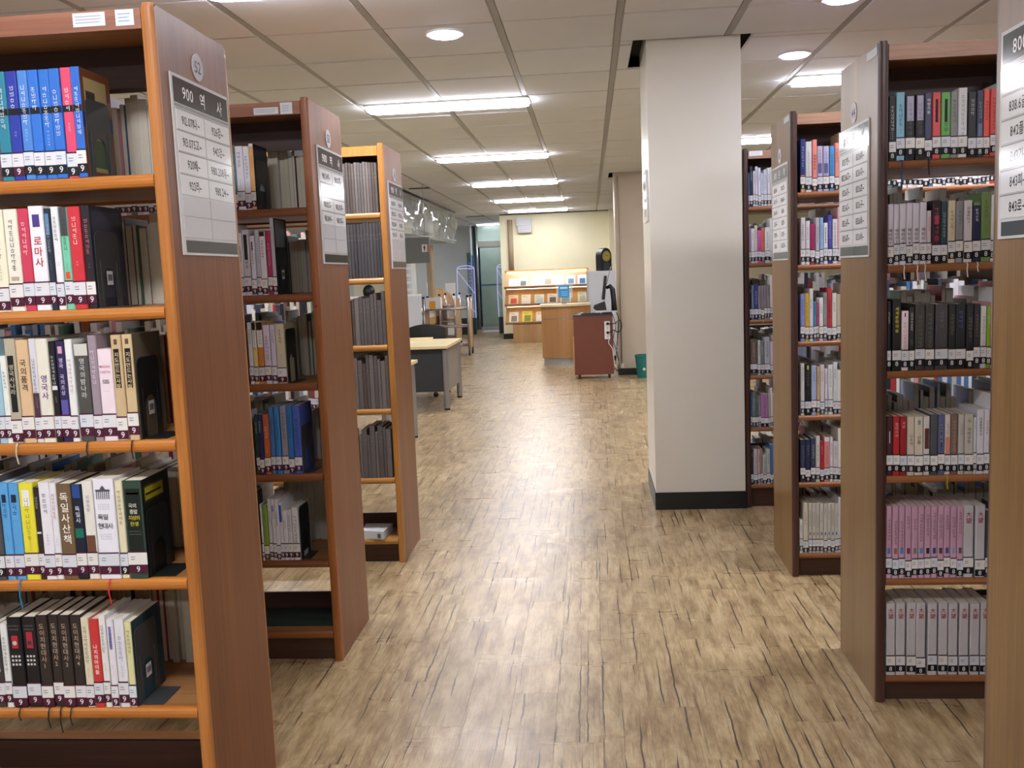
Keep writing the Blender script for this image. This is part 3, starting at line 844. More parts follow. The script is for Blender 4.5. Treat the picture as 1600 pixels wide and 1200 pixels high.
K = '1c1c1e'
Wt = 'e2e0dc'
b1 = ((0.60, 0.66, -.1, '141418'),)
ZS = dict(B52=Z52, B53=Z53, B44=Z44, B43=Z43, B42=Z42)
R52 = [
 (255, [(1, 19, 111, '2a7f96', None, 'e8e8f0', b1, K), (19, 37, 110, '26379c', None, 'e8e8f0', b1), (37.5, 53.5, 109, '4a82cc', None, 'e8e8f0', b1, K), (53.5, 70, 108, '2f70cc', None, 'e8e8f0', b1, K), (70, 87, 107, '2a6fc8', None, 'e8e8f0', b1, K),
        (87, 104, 106, '2c6cc6', None, 'e8e8f0', b1, K), (104, 121, 104, 'd6486a', None, 'f4e8f0', b1, K), (121, 136, 103, '2a66c2', None, 'e8e8f0', b1, K)]),
 (472, [(-4, 16, 327, 'ece6cc'), (16.5, 38, 326, 'e8e4d4', None, '3c3a38', ((0.30, 0.34, 0.1, 'b8a890'),)), (38, 55, 325, 'c83c58', None, 'f0dce0'), (55.5, 79, 321, 'e8e8ee', '0.72,0.62|로마사', 'b02838', ((0.80, 0.92, 0.16, '4c3c84'),)),
        (80, 90, 325, '242a3c', None, 'a0b0c0', ((0.74, 0.95, 0, '5c88a8'),)), (90, 102, 322, 'e6e8ea', None, '28282c'), (103, 116, 323, '74c4a2', None, '2c4038', ((0.72, 1.0, -.1, '48484c'), (0.30, 0.37, 0.05, 'd85030'))),
        (116, 136, 322, 'c8323c', None, 'f0d8d4'), (136.5, 151, 320, '201c24', None, 'c87080')]),
 (675, [(-3, 9, 530, '9cc0d0'), (9, 19, 556, 'e8ece8'), (19, 36, 529, 'b4ac96', '0.76,0.5|영국사나라', 'c8c0a8', ((0.30, 0.84, 0.08, '1c1c1e'),)), (36, 55, 531, 'd8b890', '0.90,0.60|제국의품격', '38302c'),
        (55.5, 67, 529, 'd4d4dc', None, '50505c', ((0.2, 0.48, -.1, '4c3440'),)), (67, 86, 529, 'e4e0d0', '0.66,0.62|영국사', '5c2c84'), (86.5, 97, 533, '18181c', None, 'e0e0e0', ((0.52, 0.56, -.1, 'dcdce0'),)),
        (97, 112, 533, '2c2450', '0.84,0.5|영국제국의초상', 'c8c4dc', ((0.88, 0.95, .12, 'd0a0b0'), (0.24, 0.42, 0, '5c54a0'))), (112, 124, 530, 'e6e8e6', None, 'b0888c'), (126, 147, 537, '4a4a48', '0.86,0.45|영국의밤나라', 'c8c8c8', ((0.88, 1.0, -.1, 'cdccc4'),)),
        (147, 161, 524, '988a94', None, 'd8d0d8'), (161.5, 184, 545, 'e8d8e0', 'x'[:0], None, ()), (184, 200.5, 523, 'c4ac84', '0.84,0.44|지도만드는사람', 'd8c8a0', ((0.50, 0.87, 0.10, '1a1816'), (0.91, 0.96, .2, '5c4c38'))),
        (201, 218, 522, 'c8b088', '0.84,0.44|지도만드는사람', 'd8c8a0', ((0.50, 0.87, 0.10, '1a1816'), (0.91, 0.96, .2, '5c4c38')))]),
 (892, [(-5, 9, 745, '4c4c50', None, None, (), K), (9, 23, 755, '5aa4dc', None, '2c5080', ((0.80, 0.88, .1, '1c2430'),)), (23.5, 39, 755, '58a0da', None, '2c5080', ((0.80, 0.88, .1, '1c2430'),)), (40, 62, 755, 'e6dc3c', None, 'a09830', ((0.76, 0.93, .14, 'ecebe4'),)),
        (62, 71, 762, '2c2628', None, 'c0c0c0', ((0.5, 0.52, -.1, 'dddddd'),)), (71, 88, 754, 'e8e6ee', None, '5c5468'), (88, 98.5, 755, 'e4e4e8', None, 'b0506c'), (99, 121.5, 756, '6e5a40', '0.92,0.66|독일사산책', 'f0ece4'),
        (122, 138, 757, '182034', '0.78,0.52|독일사', 'd8dce8', ((0.44, 0.54, -.05, '1c6c58'), (0.86, 1.0, 0, '2c4c90'))), (138.5, 155, 752, 'e4e0d8', '0.86,0.36|미래의땅', '9098a4', ((0.2, 0.45, -.05, '6c4838'),)),
        (156, 188, 748, 'e8e8f2', '', '303038', ()), (188.5, 201, 752, 'e0d8b8', None, '5c584c', (), K), (202, 232, 751, '30443c', '', 'e0e0d4', ((0.25, 0.92, 0.04, '16201c'), (0.86, 0.88, .1, 'c8b040')))]),
 (1098, [(-3, 10, 975, '3c383c'), (10.5, 21.5, 975, 'e4e6e6', None, '2c5c48'), (22, 44, 965, '17161a', '', None, ((0.66, 0.80, .18, 'b02c3c'),)), (45, 66, 965, '19171b', '', None, ((0.66, 0.84, .16, 'a82c3c'),)),
        (67, 85, 962, '2e2624', '0.92,0.52|도이치현대사1', 'b09c88'), (85.5, 101, 962, '2e2624', '0.92,0.58|도이치현대사2', 'b09c88'), (101.5, 119, 962, '2e2624', '0.92,0.52|도이치현대사3', 'b09c88'), (119.5, 136, 962, '2e2624', '0.92,0.54|도이치현대사4', 'b09c88'),
        (136.5, 149, 966, 'dcd4b8', None, '787058'), (149.5, 164, 968, 'c83838', '0.72,0.5|나치의아이들', 'f4e8e4'), (164.5, 175, 962, 'e4e4e0', None, '383c48'), (176, 187, 968, 'e0dce4', None, '383878', ((0.66, 0.92, .1, '7c78b0'),)), (187.5, 203, 968, 'dcdce4', None, '9090b4'), (203.5, 215, 972, 'd8d4a0', None, '707040')]),
]
for si, (v, bk) in enumerate(R52): row('B52', si, Z52[si], Y52, v, bk, '9', '4c1830', True, 'nearest left bookcase')
R53 = [
 (318, [(366, 372, 240, '4c7c84'), (372, 384, 228, 'e6e6f0', None, '484878'), (384, 393.5, 228, 'e6e6f0', None, '484878'), (393.5, 401, 224, 'e0b070', None, 'c07820', ((0.96, 1, -.1, 'e4e4e4'),))]),
 (455, [(376, 383, 364, 'dcdce4'), (383, 393.5, 359, 'd4d0dc', None, '303038', ((0.55, 0.93, .1, '242428'),)), (394, 402, 368, 'd8d8e6', None, '404048', ((0.76, 0.9, .2, '38383c'),)), (402.5, 410, 359, 'c4c4d4', None, '8080a0'), (410, 419, 362, 'e4e0ea', None, '303038', ((0.93, 1, -.1, '2a2828'),)),
        (420, 427.5, 360, 'ac2a5c', None, 'e0b0c8'), (427.5, 434, 336, 'b8b6c0', None, '707078')]),
 (597, [(391, 398, 504, 'dcdce4', None, '484858'), (398.5, 405, 504, 'e0d088', None, '303030', ((0.6, 0.88, -.1, 'e8e8ec'), (0.88, 1, -.1, '1c1c20'))), (405.5, 415, 504, 'cc8440', None, '303030', ((0.6, 0.88, -.1, 'e8e8ec'), (0.88, 1, -.1, '1c1c20'))), (415.5, 425.5, 508, 'd4cce0', None, '604870'), (426, 434, 508, 'd8d0e2', None, '604870'), (434.5, 449, 506, 'd0c8b0', None, '484038')]),
 (733, [(401.5, 407, 648, '284038', None, 'd8d8d8'), (407, 414, 648, '2a2c64', None, 'd8d8e8'), (414.5, 424, 648, 'c0623c', None, 'e8d8c8'), (424.5, 432, 636, '4878b0', None, '203c60'), (432.5, 441, 635, '3c80c0', None, '1c3c60'), (442, 452, 635, '9494a4', None, '404860'), (452.5, 461, 634, '3474b8', None, '183458'), (461.5, 473, 634, '4c64b8', None, '203060')]),
 (873, [(411, 414, 788, 'd8dce0'), (414.5, 422, 790, '88a844', None, '405020'), (422.5, 428, 780, 'd8d8dc'), (428.5, 434, 780, 'dcd8e0', None, '404048', ((0.8, 0.9, 0, '8098b8'),)), (434, 440, 780, 'dcd8e0', None, '404048'), (440, 445, 785, 'd8d8e0', None, '404048', ((0.66, 0.95, -.1, '2c60b8'),)), (445, 452, 798, 'dcdce0', None, '383848'), (452, 459, 797, 'd4d0d8', None, '383848'), (459.5, 470, 793, 'dcdcdc', None, '606068')]),
]
for si, (v, bk) in enumerate(R53): row('B53', si, Z53[si], Y53, v, bk, '9', '4c1830', True, 'second left bookcase')
# bound journals of bookcase 54
JR = random.Random(5)
for si, (x0, x1, n, h, v) in enumerate([(538, 592, 12, .245, 333), (546, 601, 11, .270, 442), (552, 605, 9, .265, 538), (557, 611, 9, .265, 636), (564, 614, 8, .26, 742)]):
    bk = []; x = x0
    for k in range(n):
        w = (x1-x0)/n*((0.7, 1.3)[k % 2] if si > 1 and n % 2 == 0 else 1.0 if si < 2 else (0.75, 1.25, 1.0)[k % 3]); c = JR.choice(['6e6764', '66605e', '5c5654', '746c68', '625a56', '584c46'] if si != 1 else ['4c494b', '504c4d', '454244'])
        hh = h+(JR.uniform(-.004, .004) if si < 2 else JR.uniform(-.045, .012))
        top = 0
        z1 = Z54[si]+hh
        bk.append((x, x+w*0.985, z1, c)); x += w
    yf = Y54+0.012
    for k, (u0, u1, z1, c) in enumerate(bk):
        a, b = atY(u0, v, yf)[0], min(atY(u1, v, yf)[0], XL-PT-.002)
        lab = '%s bound journal, %s from right, %s shelf from top, third left bookcase' % (cname(c), ORDN[n-1-k], ORDN[si])
        make_book(a, b, Z54[si]+.0006, z1, yf, 0.19, c, lab, 'bound journals on shelf %d' % (si+1), title='', ex=((0.78, 0.785, -.1, '8c8478'), (0.70, 0.705, -.1, '8c8478')), lab=False, name='journal_volume')
S = [1400.6]
R44 = [
 (246, [(1389, 1400, 150, '26272a', None, 'd8d8d8'), (1400.6, 1414, 144, '88bcd4', None, '2c4860'), (1415, 1430, 148, '242428', None, '70707c', ((0.60, 0.98, .02, 'b4b0cc'),)), (1430.6, 1444.6, 147, '242428', None, '70707c', ((0.60, 0.98, .02, 'b4b0cc'),)), (1445, 1456.5, 145, '4a4c68', '0.92,0.5|여행자들', 'd8d8e0'),
        (1457, 1470, 144, 'd8585c', None, '201c1c', ((0.55, 0.90, .2, '2c1c1c'),)), (1470.6, 1485, 144, '6cb060', None, '201c1c', ((0.55, 0.90, .2, '1c2c1c'),)), (1485.4, 1497, 143, '8c8e90', None, '505458'), (1497, 1511, 137, 'dcdce0', None, '8c8c90'), (1512, 1525, 144, '2a2a30', None, 'c8c8c8'),
        (1525.6, 1536, 141, '40445c', None, 'a0a8c0', ((0.3, 0.5, 0, '6c7c9c'),)), (1536.6, 1546.6, 139, 'e05a54', None, '40201c'), (1547, 1558, 139, 'dc5852', None, '40201c')]),
 (416, [(1386.4, 1396.7, 319, 'd4d0de', '0.60,0.62|배터리1', '303038'), (1396.9, 1405.8, 319, 'd4d0de', '0.60,0.62|배터리2', '303038'), (1406, 1416, 318, 'd4d0de', '0.60,0.62|배터리3', '303038'), (1416.2, 1426.4, 317, 'd4d0de', '0.60,0.62|배터리4', '303038'), (1426.6, 1437, 317, 'd4d0de', '0.60,0.62|배터리5', '303038'), (1437.2, 1448, 316, 'd4d0de', '0.60,0.62|배터리6', '303038'),
        (1448.3, 1455.5, 329, 'd8c4d0', None, 'a07080'), (1456, 1470, 313, '2c2026', None, 'c05878', ((0.62, 0.76, .1, 'b03860'), (0.36, 0.44, .1, '8c3050'))), (1470.3, 1480, 314, '2a4a54', None, 'b8c8cc'), (1481, 1492.5, 313, 'd4c8ac', None, '605848'), (1493, 1504.5, 314, '888c90', None, '606468'), (1505.8, 1518.6, 313, 'd0ccd0', '0.90,0.4|하늘바다7', '383840'), (1519.5, 1532, 316, '262c4c', '0.90,0.4|밤의산책', 'c8ccd8', ((0.95, 1, -.1, '6c9060'),)), (1533, 1548, 300, '708c54', None, '405030')]),
 (578, [(1386, 1392, 471, '17171a'), (1394, 1408, 468, '17171a', '0.90,0.46|세계문학의숲', 'c8b830'), (1408.4, 1420, 486, 'dccccf', None, 'b07078', ((0.9, 0.97, .25, '1c1c1c'),)), (1420.3, 1428.6, 480, '222226'), (1429.4, 1445, 475, '3c3936', None, '707064'), (1445.4, 1459.4, 475, '3a3734', None, '707064'), (1461, 1481, 475, '423e42', None, '78747c'), (1481.6, 1492.6, 475, '1e1f22', None, '787858'),
        (1493, 1509, 475, '1e1f24', None, '5060a0'), (1509.4, 1520.6, 475, '202022', None, '808080'), (1521, 1531.4, 475, '26262a', None, '807858'), (1531.8, 1541, 478, 'c4c4c0', None, '484c50'), (1541.3, 1547.5, 478, '7ca030')]),
 (742, [(1385, 1395.4, 651, '44202a', '', None, ((0.55, 0.75, .25, 'd8d8e0'),)), (1395.7, 1406, 651, 'b42830', '0.90,0.55|현대사의', 'e0a8a0'), (1406.3, 1417, 651, '962228', '0.92,0.5|서양', 'e0a8a0'), (1417.5, 1428.6, 651, 'ccc4b4', '0.70,0.5|나라의', '504840'), (1429, 1442.4, 651, 'd0c8b4', '0.68,0.5|산들', '504840', ((0.86, 0.94, .2, '7c8ca0'),)), (1442.8, 1452.4, 651, 'd0ccc8', '', None, ((0.45, 0.80, -.05, '5c3430'),)), (1453.4, 1465, 648, '4c5054', '', None),
        (1465.5, 1475.6, 648, '5a6288', None, 'c0c4d8', ((0.4, 0.85, .2, '242c4c'),)), (1476, 1485.4, 648, 'd0c8c8', None, '8c4c44', ((0.26, 0.62, -.05, 'd08470'),)), (1485.8, 1496.6, 647, '7c6458', None, 'b0a090'), (1497, 1506, 647, 'b8b4b0', None, '6c6c70'), (1506.6, 1520.6, 647, 'bcb8ac', '0.92,0.45|이탈리아구두', '404038'), (1521, 1525.6, 652, 'd0d4dc'), (1526, 1537, 640, 'd4d4dc', '0.88,0.42|미용중국조선', '404048'), (1537.3, 1546, 640, 'd8d4dc', None, '903c48')]),
 (897.6, [(1384+k*10.1, 1384+k*10.1+9.8, 791, 'c8a0b8', None, '38283c', ((0.34, 0.42, .05, ['5878a8', '906c50', '4888b8', '802c48', '7c7c80', '6090b8', '282838', '304c80', '484048', '2c50a0', '88a0c0', '605048'][k]),)) for k in range(12)]+
        [(1505, 1521, 790, 'c4c4ca', '0.92,0.60|大望', 'a82c3c'), (1523.7, 1539, 790, 'c4c4ca', '0.92,0.60|大望', 'a82c3c')]),
 (1052, [(1384+u/3.53, 1384+(u+51)/3.53, 943, 'c6c4c8', '0.94,0.60|大望', 'a82c3c') for u in (1, 56, 116, 168, 231, 290, 345, 405, 463, 521)]),
]
for si, (v, bk) in enumerate(R44): row('B44', si, Z44[si], Y44, v, bk, '8', '15161c', False, 'nearest right bookcase', hist='literature')
R43 = [
 (298, [(1251, 1258.8, 217, '2c3c80', None, 'c0c8e8', ((0.0, 0.32, -.1, 'd0a070'),)), (1259, 1269, 221, 'd4d6da', None, 'b0a8a8'), (1269.4, 1277, 218, 'e08880', '0.72,0.6|세계의자유', '802838'), (1277.3, 1286, 228, 'b4b2d0', None, '7c78a8', ((0.4, 0.62, 0, '5c588c'),)), (1286.5, 1295.6, 228, 'b4b2d0', None, '7c78a8', ((0.4, 0.62, 0, '5c588c'),)), (1296.2, 1304, 228, '4a90cc', None, '205080'), (1304.4, 1311, 223, 'e08c84')]),
 (416, [(1251.3, 1258.6, 340, 'd4d0d8'), (1259, 1265.8, 345, 'dcdce0'), (1266, 1273.6, 350, 'a83468', None, '602040'), (1274.2, 1280.6, 340, 'b8b8c0', None, '606070'), (1281, 1286.6, 340, '90b4e0'), (1287, 1293.6, 348, 'e0e0e4', None, '303030', ((0.5, 0.9, .25, '303034'),)), (1294, 1300.6, 336, '4a4ca4', None, 'c0c0e8'), (1301, 1309, 342, 'dcdcdc')]),
 (531, [(1251, 1258, 459, '8490cc', None, '384080'), (1258.2, 1264.4, 458, 'd0ae3a', None, '705818'), (1264.6, 1271, 451, 'd8d8d8'), (1271.4, 1276, 471, '4888b0'), (1276.2, 1280, 472, 'c85478'), (1280.3, 1286.4, 465, 'e0e0e0', None, '181818'), (1286.6, 1292.4, 457, '909494'), (1292.6, 1300, 450, 'b83c40', None, '601c20'), (1300.3, 1307.6, 458, 'd8d8d0')]),
 (644, [(1251.5, 1257.6, 568, 'd4d4d4'), (1258, 1267.5, 568, '1f2022', None, '808060', ((0.88, 0.96, .2, 'c8c830'),)), (1267.8, 1276, 571, 'a8b4d4', None, '5068a0'), (1276.4, 1281.6, 573, 'c4a880'), (1281.8, 1288.4, 570, 'd4ccd0', None, '803c50'), (1289, 1294, 576, 'dcdce0'), (1294.2, 1301.4, 570, 'd8dcdc', None, '384048'), (1301.8, 1309, 566, 'd4d8d8', None, '384048')]),
 (753, [(1250.8, 1258.6, 687, '2e3650', None, '8088a8'), (1258.8, 1267, 687, '2c3450', None, '8088a8'), (1267.2, 1274.6, 685, '38425e'), (1275, 1281.6, 682, 'd8d8d0', None, '303030'), (1281.8, 1287.8, 690, 'b02438', None, 'e0a0a0'), (1288, 1296.4, 683, 'd88c88', None, 'a05050', ((0.9, 1, -.1, 'dddddd'),)), (1296.6, 1301.8, 683, 'd8d8d8', None, '303038'), (1302, 1309.6, 690, 'd4ccd0')]),
 (860, [(1249.6, 1254.6, 823, 'd8d8d8'), (1255, 1263, 787, 'd0ccb8', None, '807858')]+[(1263.6+k*5.85, 1263.6+k*5.85+5.7, 787, 'c4c2b8', None, '404040', ((0.36, 0.42, .1, ['906c50', 'a07860', '8c8c60', '506c90', '3c70a0', '5c8cb0', '3468a0', '3868a8'][k]),)) for k in range(8)]),
]
for si, (v, bk) in enumerate(R43): row('B43', si, Z43[si], Y43, v, bk, '8', '15161c', False, 'middle right bookcase', hist='literature')
def r42(v, items): return (v, [(1140+a/5, 1140+b/5, t, c) for a, b, t, c in items])
R42 = [
 r42(320, [(133, 158, 270, '5c88c8'), (160, 183, 260, '262c3c'), (185, 202, 267, 'd8d8e4'), (203, 223, 260, 'd4d4e4'), (225, 247, 262, 'dcdce8'), (248, 267, 270, 'c8d0e4'), (268, 295, 265, 'd0d4e4'), (297, 320, 262, 'd8dce0')]),
 r42(410, [(133, 167, 355, 'b090b8'), (170, 198, 357, 'd4d4d8'), (198, 221, 352, 'ccc4b8'), (222, 250, 360, 'c85ca4'), (250, 275, 356, 'cc6c54'), (277, 318, 355, 'd4d8d8')]),
 r42(498, [(150, 174, 444, '1e2430'), (175, 194, 446, '8088a8'), (195, 224, 444, '38488c'), (225, 249, 447, '989098'), (250, 271, 446, '94888c'), (272, 292, 446, '989098'), (293, 316, 445, '948c94')]),
 r42(585, [(140, 220, 531, '6e6258'), (222, 246, 532, 'c0c8cc'), (247, 273, 533, '78807c'), (275, 318, 527, 'b4bcc8')]),
 r42(670, [(142, 177, 612, '3464a8'), (178, 209, 613, '68787c'), (210, 228, 618, '587068'), (229, 247, 618, 'a090a0'), (248, 305, 616, 'ac7ca8'), (306, 320, 616, 'b8b0a8')]),
 r42(755, [(145, 160, 702, '384448'), (161, 188, 702, '2c3438'), (190, 221, 702, 'c8c0c4'), (222, 242, 703, 'c8a8ac'), (243, 261, 702, '9c9484'), (262, 292, 710, 'c0c0c4'), (293, 320, 703, 'c4bcb8')]),
]
for si, (v, bk) in enumerate(R42): row('B42', si, Z42[si], Y42, v, bk, '8', '15161c', False, 'bookcase behind pillar', hist='literature')

# special prints -----------------------------------------------------
def side_art(key, rects, name='cover_art'):
    root, (x0, x1, z0, z1, yf, yb) = BK[key]
    mb = MB(); X = x1+0.0003; d = yb-yf; h = z1-z0
    for (a0, a1, b0, b1, c) in rects:
        mb.quad((X, yf+d*a0, z0+h*b0), (X, yf+d*a1, z0+h*b0), (X, yf+d*a1, z0+h*b1), (X, yf+d*a0, z0+h*b1), lin(c)); X += 0.0001
    build(mb, name, 'ink', root)
side_art(('B52', 0, 7), [(0, 1, 0, 1, '7c4c30'), (.1, .85, .62, .92, 'b8a878'), (.15, .45, .66, .80, '3c3c34'), (0, 1, .46, .60, '28406c'), (.1, .9, .06, .42, 'b0a070'), (.15, .8, .1, .36, '4c6048')])
side_art(('B52', 1, 8), [(0, 1, 0, 1, '2c2e38'), (.05, .9, .1, .95, '3c3e4c')])  # lighter inner tone paints plastic sheen into the cover colour
side_art(('B52', 2, 13), [(0, 1, 0, 1, '6c6454')])
side_art(('B52', 3, 12), [(0, 1, 0, 1, '141a16'), (.06, .8, .76, .93, '3c4018'), (.10, .76, .78, .91, 'a89c28'), (.12, .7, .83, .85, '1a1a12')])
side_art(('B52', 4, 13), [(0, 1, 0, 1, '284450'), (.4, 1, .5, 1, '1c3440')])
side_art(('B53', 0, 3), [(0, 1, 0, 1, '262a38'), (.3, .7, .3, .4, '98a0a8')])
side_art(('B53', 1, 6), [(0, 1, 0, 1, '2a2c30'), (.1, .8, .62, .98, '6c7078')])
side_art(('B53', 2, 5), [(0, 1, 0, 1, 'b8ac90'), (.6, .7, .6, .75, '403830'), (.5, .7, .4, .5, '403830')])
side_art(('B53', 4, 8), [(0, 1, 0, 1, 'b8bcc0'), (.1, .9, .1, .9, '1c1e20')])
# 3x3 window grid on two black history books
for i in (2, 3):
    root, (x0, x1, z0, z1, yf, yb) = BK[('B52', 4, i)]
    mb = MB(); w = (x1-x0); y = yf-0.0012
    for a in range(3):
        for b in range(3):
            u = x0+w*(.18+.24*a); z = z0+(z1-z0)*(0.47+.045*b)
            mb.quad((u, y, z), (u+w*.15, y, z), (u+w*.15, y, z+w*.15), (u, y, z+w*.15), lin('d0d0d0'))
    for k in range(5):
        pseudo(mb, (x0+w*(.15+.15*k), y, z0+(z1-z0)*.90), RX, UPZ, w*.11, lin('a0a0a0'), BR)
        pseudo(mb, (x0+w*(.15+.15*k), y, z0+(z1-z0)*.86), RX, UPZ, w*.11, lin('a0a0a0'), BR)
    # figure silhouette
    cx = x0+w*.5; cz = z0+(z1-z0)*.72
    mb.disc((cx, y-.0002, cz), (1, 0, 0), (0, 0, 1), w*.16, 12, lin('c8c0b8' if i == 2 else '403c3c'))
    build(mb, 'cover_motif', 'ink', root)
# gate icon and the second title line on the thick white book
root, (x0, x1, z0, z1, yf, yb) = BK[('B52', 3, 10)]
mb = MB(); y = yf-0.0012; w = x1-x0; h = z1-z0; c = lin('50525c')
zb = z0+h*.80
for k in range(7):
    mb.quad((x0+w*(.16+.1*k), y, zb), (x0+w*(.20+.1*k), y, zb), (x0+w*(.20+.1*k), y, zb+h*.075), (x0+w*(.16+.1*k), y, zb+h*.075), c)
mb.quad((x0+w*.14, y, zb+h*.075), (x0+w*.84, y, zb+h*.075), (x0+w*.84, y, zb+h*.095), (x0+w*.14, y, zb+h*.095), c)
mb.face([(x0+w*.35, y, zb+h*.095), (x0+w*.63, y, zb+h*.095), (x0+w*.56, y, zb+h*.12), (x0+w*.49, y, zb+h*.135), (x0+w*.42, y, zb+h*.12)], c)
text_line(mb, '현대사', (x0+w*.5, y, z0+h*.51), RX, UPZ, w*.30, lin('303038'), .03, center=True)
text_line(mb, '독일', (x0+w*.40, y, z0+h*.60), RX, UPZ, w*.30, lin('303038'), .03, center=True)
for r in range(3):
    for k in range(7): pseudo(mb, (x0+w*(.2+.085*k), y, z0+h*(.74-.022*r)), RX, UPZ, w*.06, c, BR)
for r in range(3):
    for k in range(7): pseudo(mb, (x0+w*(.2+.085*k), y, z0+h*(.44-.022*r)), RX, UPZ, w*.06, c, BR)
build(mb, 'spine_title', 'ink', root)
root, (x0, x1, z0, z1, yf, yb) = BK[('B52', 3, 12)]
mb = MB(); y = yf-0.0014; w = x1-x0; h = z1-z0
for k, (s_, cc) in enumerate((('제국의', 'd8d8cc'), ('종말', 'd8d8cc'), ('지성의', 'c8b840'), ('탄생', 'c8b840'))):
    text_line(mb, s_, (x0+w*.5, y, z0+h*(.73-.062*k)), RX, UPZ, w*.25, lin(cc), .02, center=True)
for r in range(2):
    for k in range(8): pseudo(mb, (x0+w*(.18+.08*k), y, z0+h*(.48-.03*r)), RX, UPZ, w*.055, lin('a0a098'), BR)
build(mb, 'spine_title', 'ink', root)
root, (x0, x1, z0, z1, yf, yb) = BK[('B52', 2, 11)]
mb = MB(); y = yf-0.0012; w = x1-x0; h = z1-z0
text_line(mb, 'MAGNA', (x0+w*.5, y, z0+h*.80), RX, UPZ, w*.24, lin('d08ca0'), .03, .9, center=True)
text_line(mb, 'CARTA', (x0+w*.5, y, z0+h*.74), RX, UPZ, w*.24, lin('d08ca0'), .03, .9, center=True)
text_line(mb, '1215', (x0+w*.5, y, z0+h*.63), RX, UPZ, w*.36, lin('707078'), .04, center=True)
for k in range(5): pseudo(mb, (x0+w*(.28+.09*k), y, z0+h*.54), RX, UPZ, w*.06, lin('707078'), BR)
build(mb, 'spine_title', 'ink', root)

# ribbons hanging over the lips
def ribbon(key, u, col, ln, name='ribbon'):
    root, (x0, x1, z0, z1, yf, yb) = BK[key]
    x = (x0+x1)/2+u; mb = MB(); c = lin(col); w = 0.0018
    pts = [(x, yf+0.004, z0+0.0008), (x, yf-0.0065, z0+0.0005), (x+.001, yf-0.0125, z0-0.006), (x-.001, yf-0.0135, z0-ln*.5), (x+.002, yf-0.0115, z0-ln)]
    for a, b in zip(pts, pts[1:]):
        mb.quad((a[0]-w, a[1], a[2]), (a[0]+w, a[1], a[2]), (b[0]+w, b[1], b[2]), (b[0]-w, b[1], b[2]), c)
        mb.quad((a[0]-w, a[1]+.0006, a[2]), (b[0]-w, b[1]+.0006, b[2]), (b[0]+w, b[1]+.0006, b[2]), (a[0]+w, a[1]+.0006, a[2]), c)
    build(mb, name, 'ink', root)
for key, u, c, ln in [(('B52', 2, 2), 0, 'c8bca0', .05), (('B52', 2, 9), 0, '30302c', .04), (('B52', 2, 13), -.004, '382018', .045), (('B52', 3, 2), 0, '2c7ca8', .075), (('B52', 3, 10), 0, 'c83038', .06), (('B52', 4, 4), .004, '282420', .05), (('B52', 4, 5), .004, '282420', .065), (('B52', 4, 6), .004, '282420', .045), (('B52', 4, 2), 0, '282420', .03),
                      (('B44', 0, 1), 0, '26408c', .085), (('B44', 0, 4), -.002, '1c1c20', .05), (('B44', 1, 2), 0, 'd0ccc4', .045), (('B44', 1, 4), 0, 'd0ccc4', .05), (('B44', 1, 5), .002, 'd0ccc4', .05), (('B44', 1, 11), -.006, 'd0ccc4', .045), (('B44', 1, 12), 0, 'd0ccc4', .03), (('B44', 3, 8), -.004, 'b0a030', .045), (('B42', 2, 4), 0, 'c8b040', .03)]:
    ribbon(key, u, c, ln)

# ---- the books nobody can single out: far sides and second bays
far = MB(); FR = random.Random(23)
PAL = ['e4e2de', 'dcdce4', 'e8e4d8', 'd0ccd8', 'e0e0e0', 'c8b8a0', '2a2c34', '3c4454', '4878b0', 'a83840', 'd8a0a8', '587868', '6c5c50', 'c8c0b0', 'e6e6ea', '90a0c0']
JP = ['6e6764', '66605e', '5c5654', '746c68']
PG = lin('cfc8b4')
def fill(xa, xb, z, y0, pal, front, digit='8', band='15161c', hmin=.195, hmax=.262, dep=.15, skip=0.03):
    x = min(xa, xb); xe = max(xa, xb); yb_ = y0+DEP-0.01
    while x < xe-0.008:
        w = FR.uniform(.011, .026); h = FR.uniform(hmin, hmax); c = lin(FR.choice(pal)); d = dep*FR.uniform(.86, 1.0)
        if x+w > xe: break
        if FR.random() < skip: x += w*2; continue
        a, b = x+.0004, x+w-.0004
        if front:
            yf = y0+.009+FR.uniform(0, .006)
            far.box(a, b, yf, yf+d, z, z+h, c, skip='b')
            far.box(a+.002, b-.002, yf+.003, yf+d-.002, z+h, z+h+.0006, PG, skip='b')
            if digit: call_label(far, a, b, z, yf-.0004, digit, band, FR)
        else:
            yf = yb_-d-FR.uniform(0, .02)
            far.box(a, b, yf, yf+d, z, z+h, c, skip='b')
            far.box(a+.0015, b-.0015, yf-.0012, yf+d-.003, z+.001, z+h+.0010, PG, skip='b')
        x += w
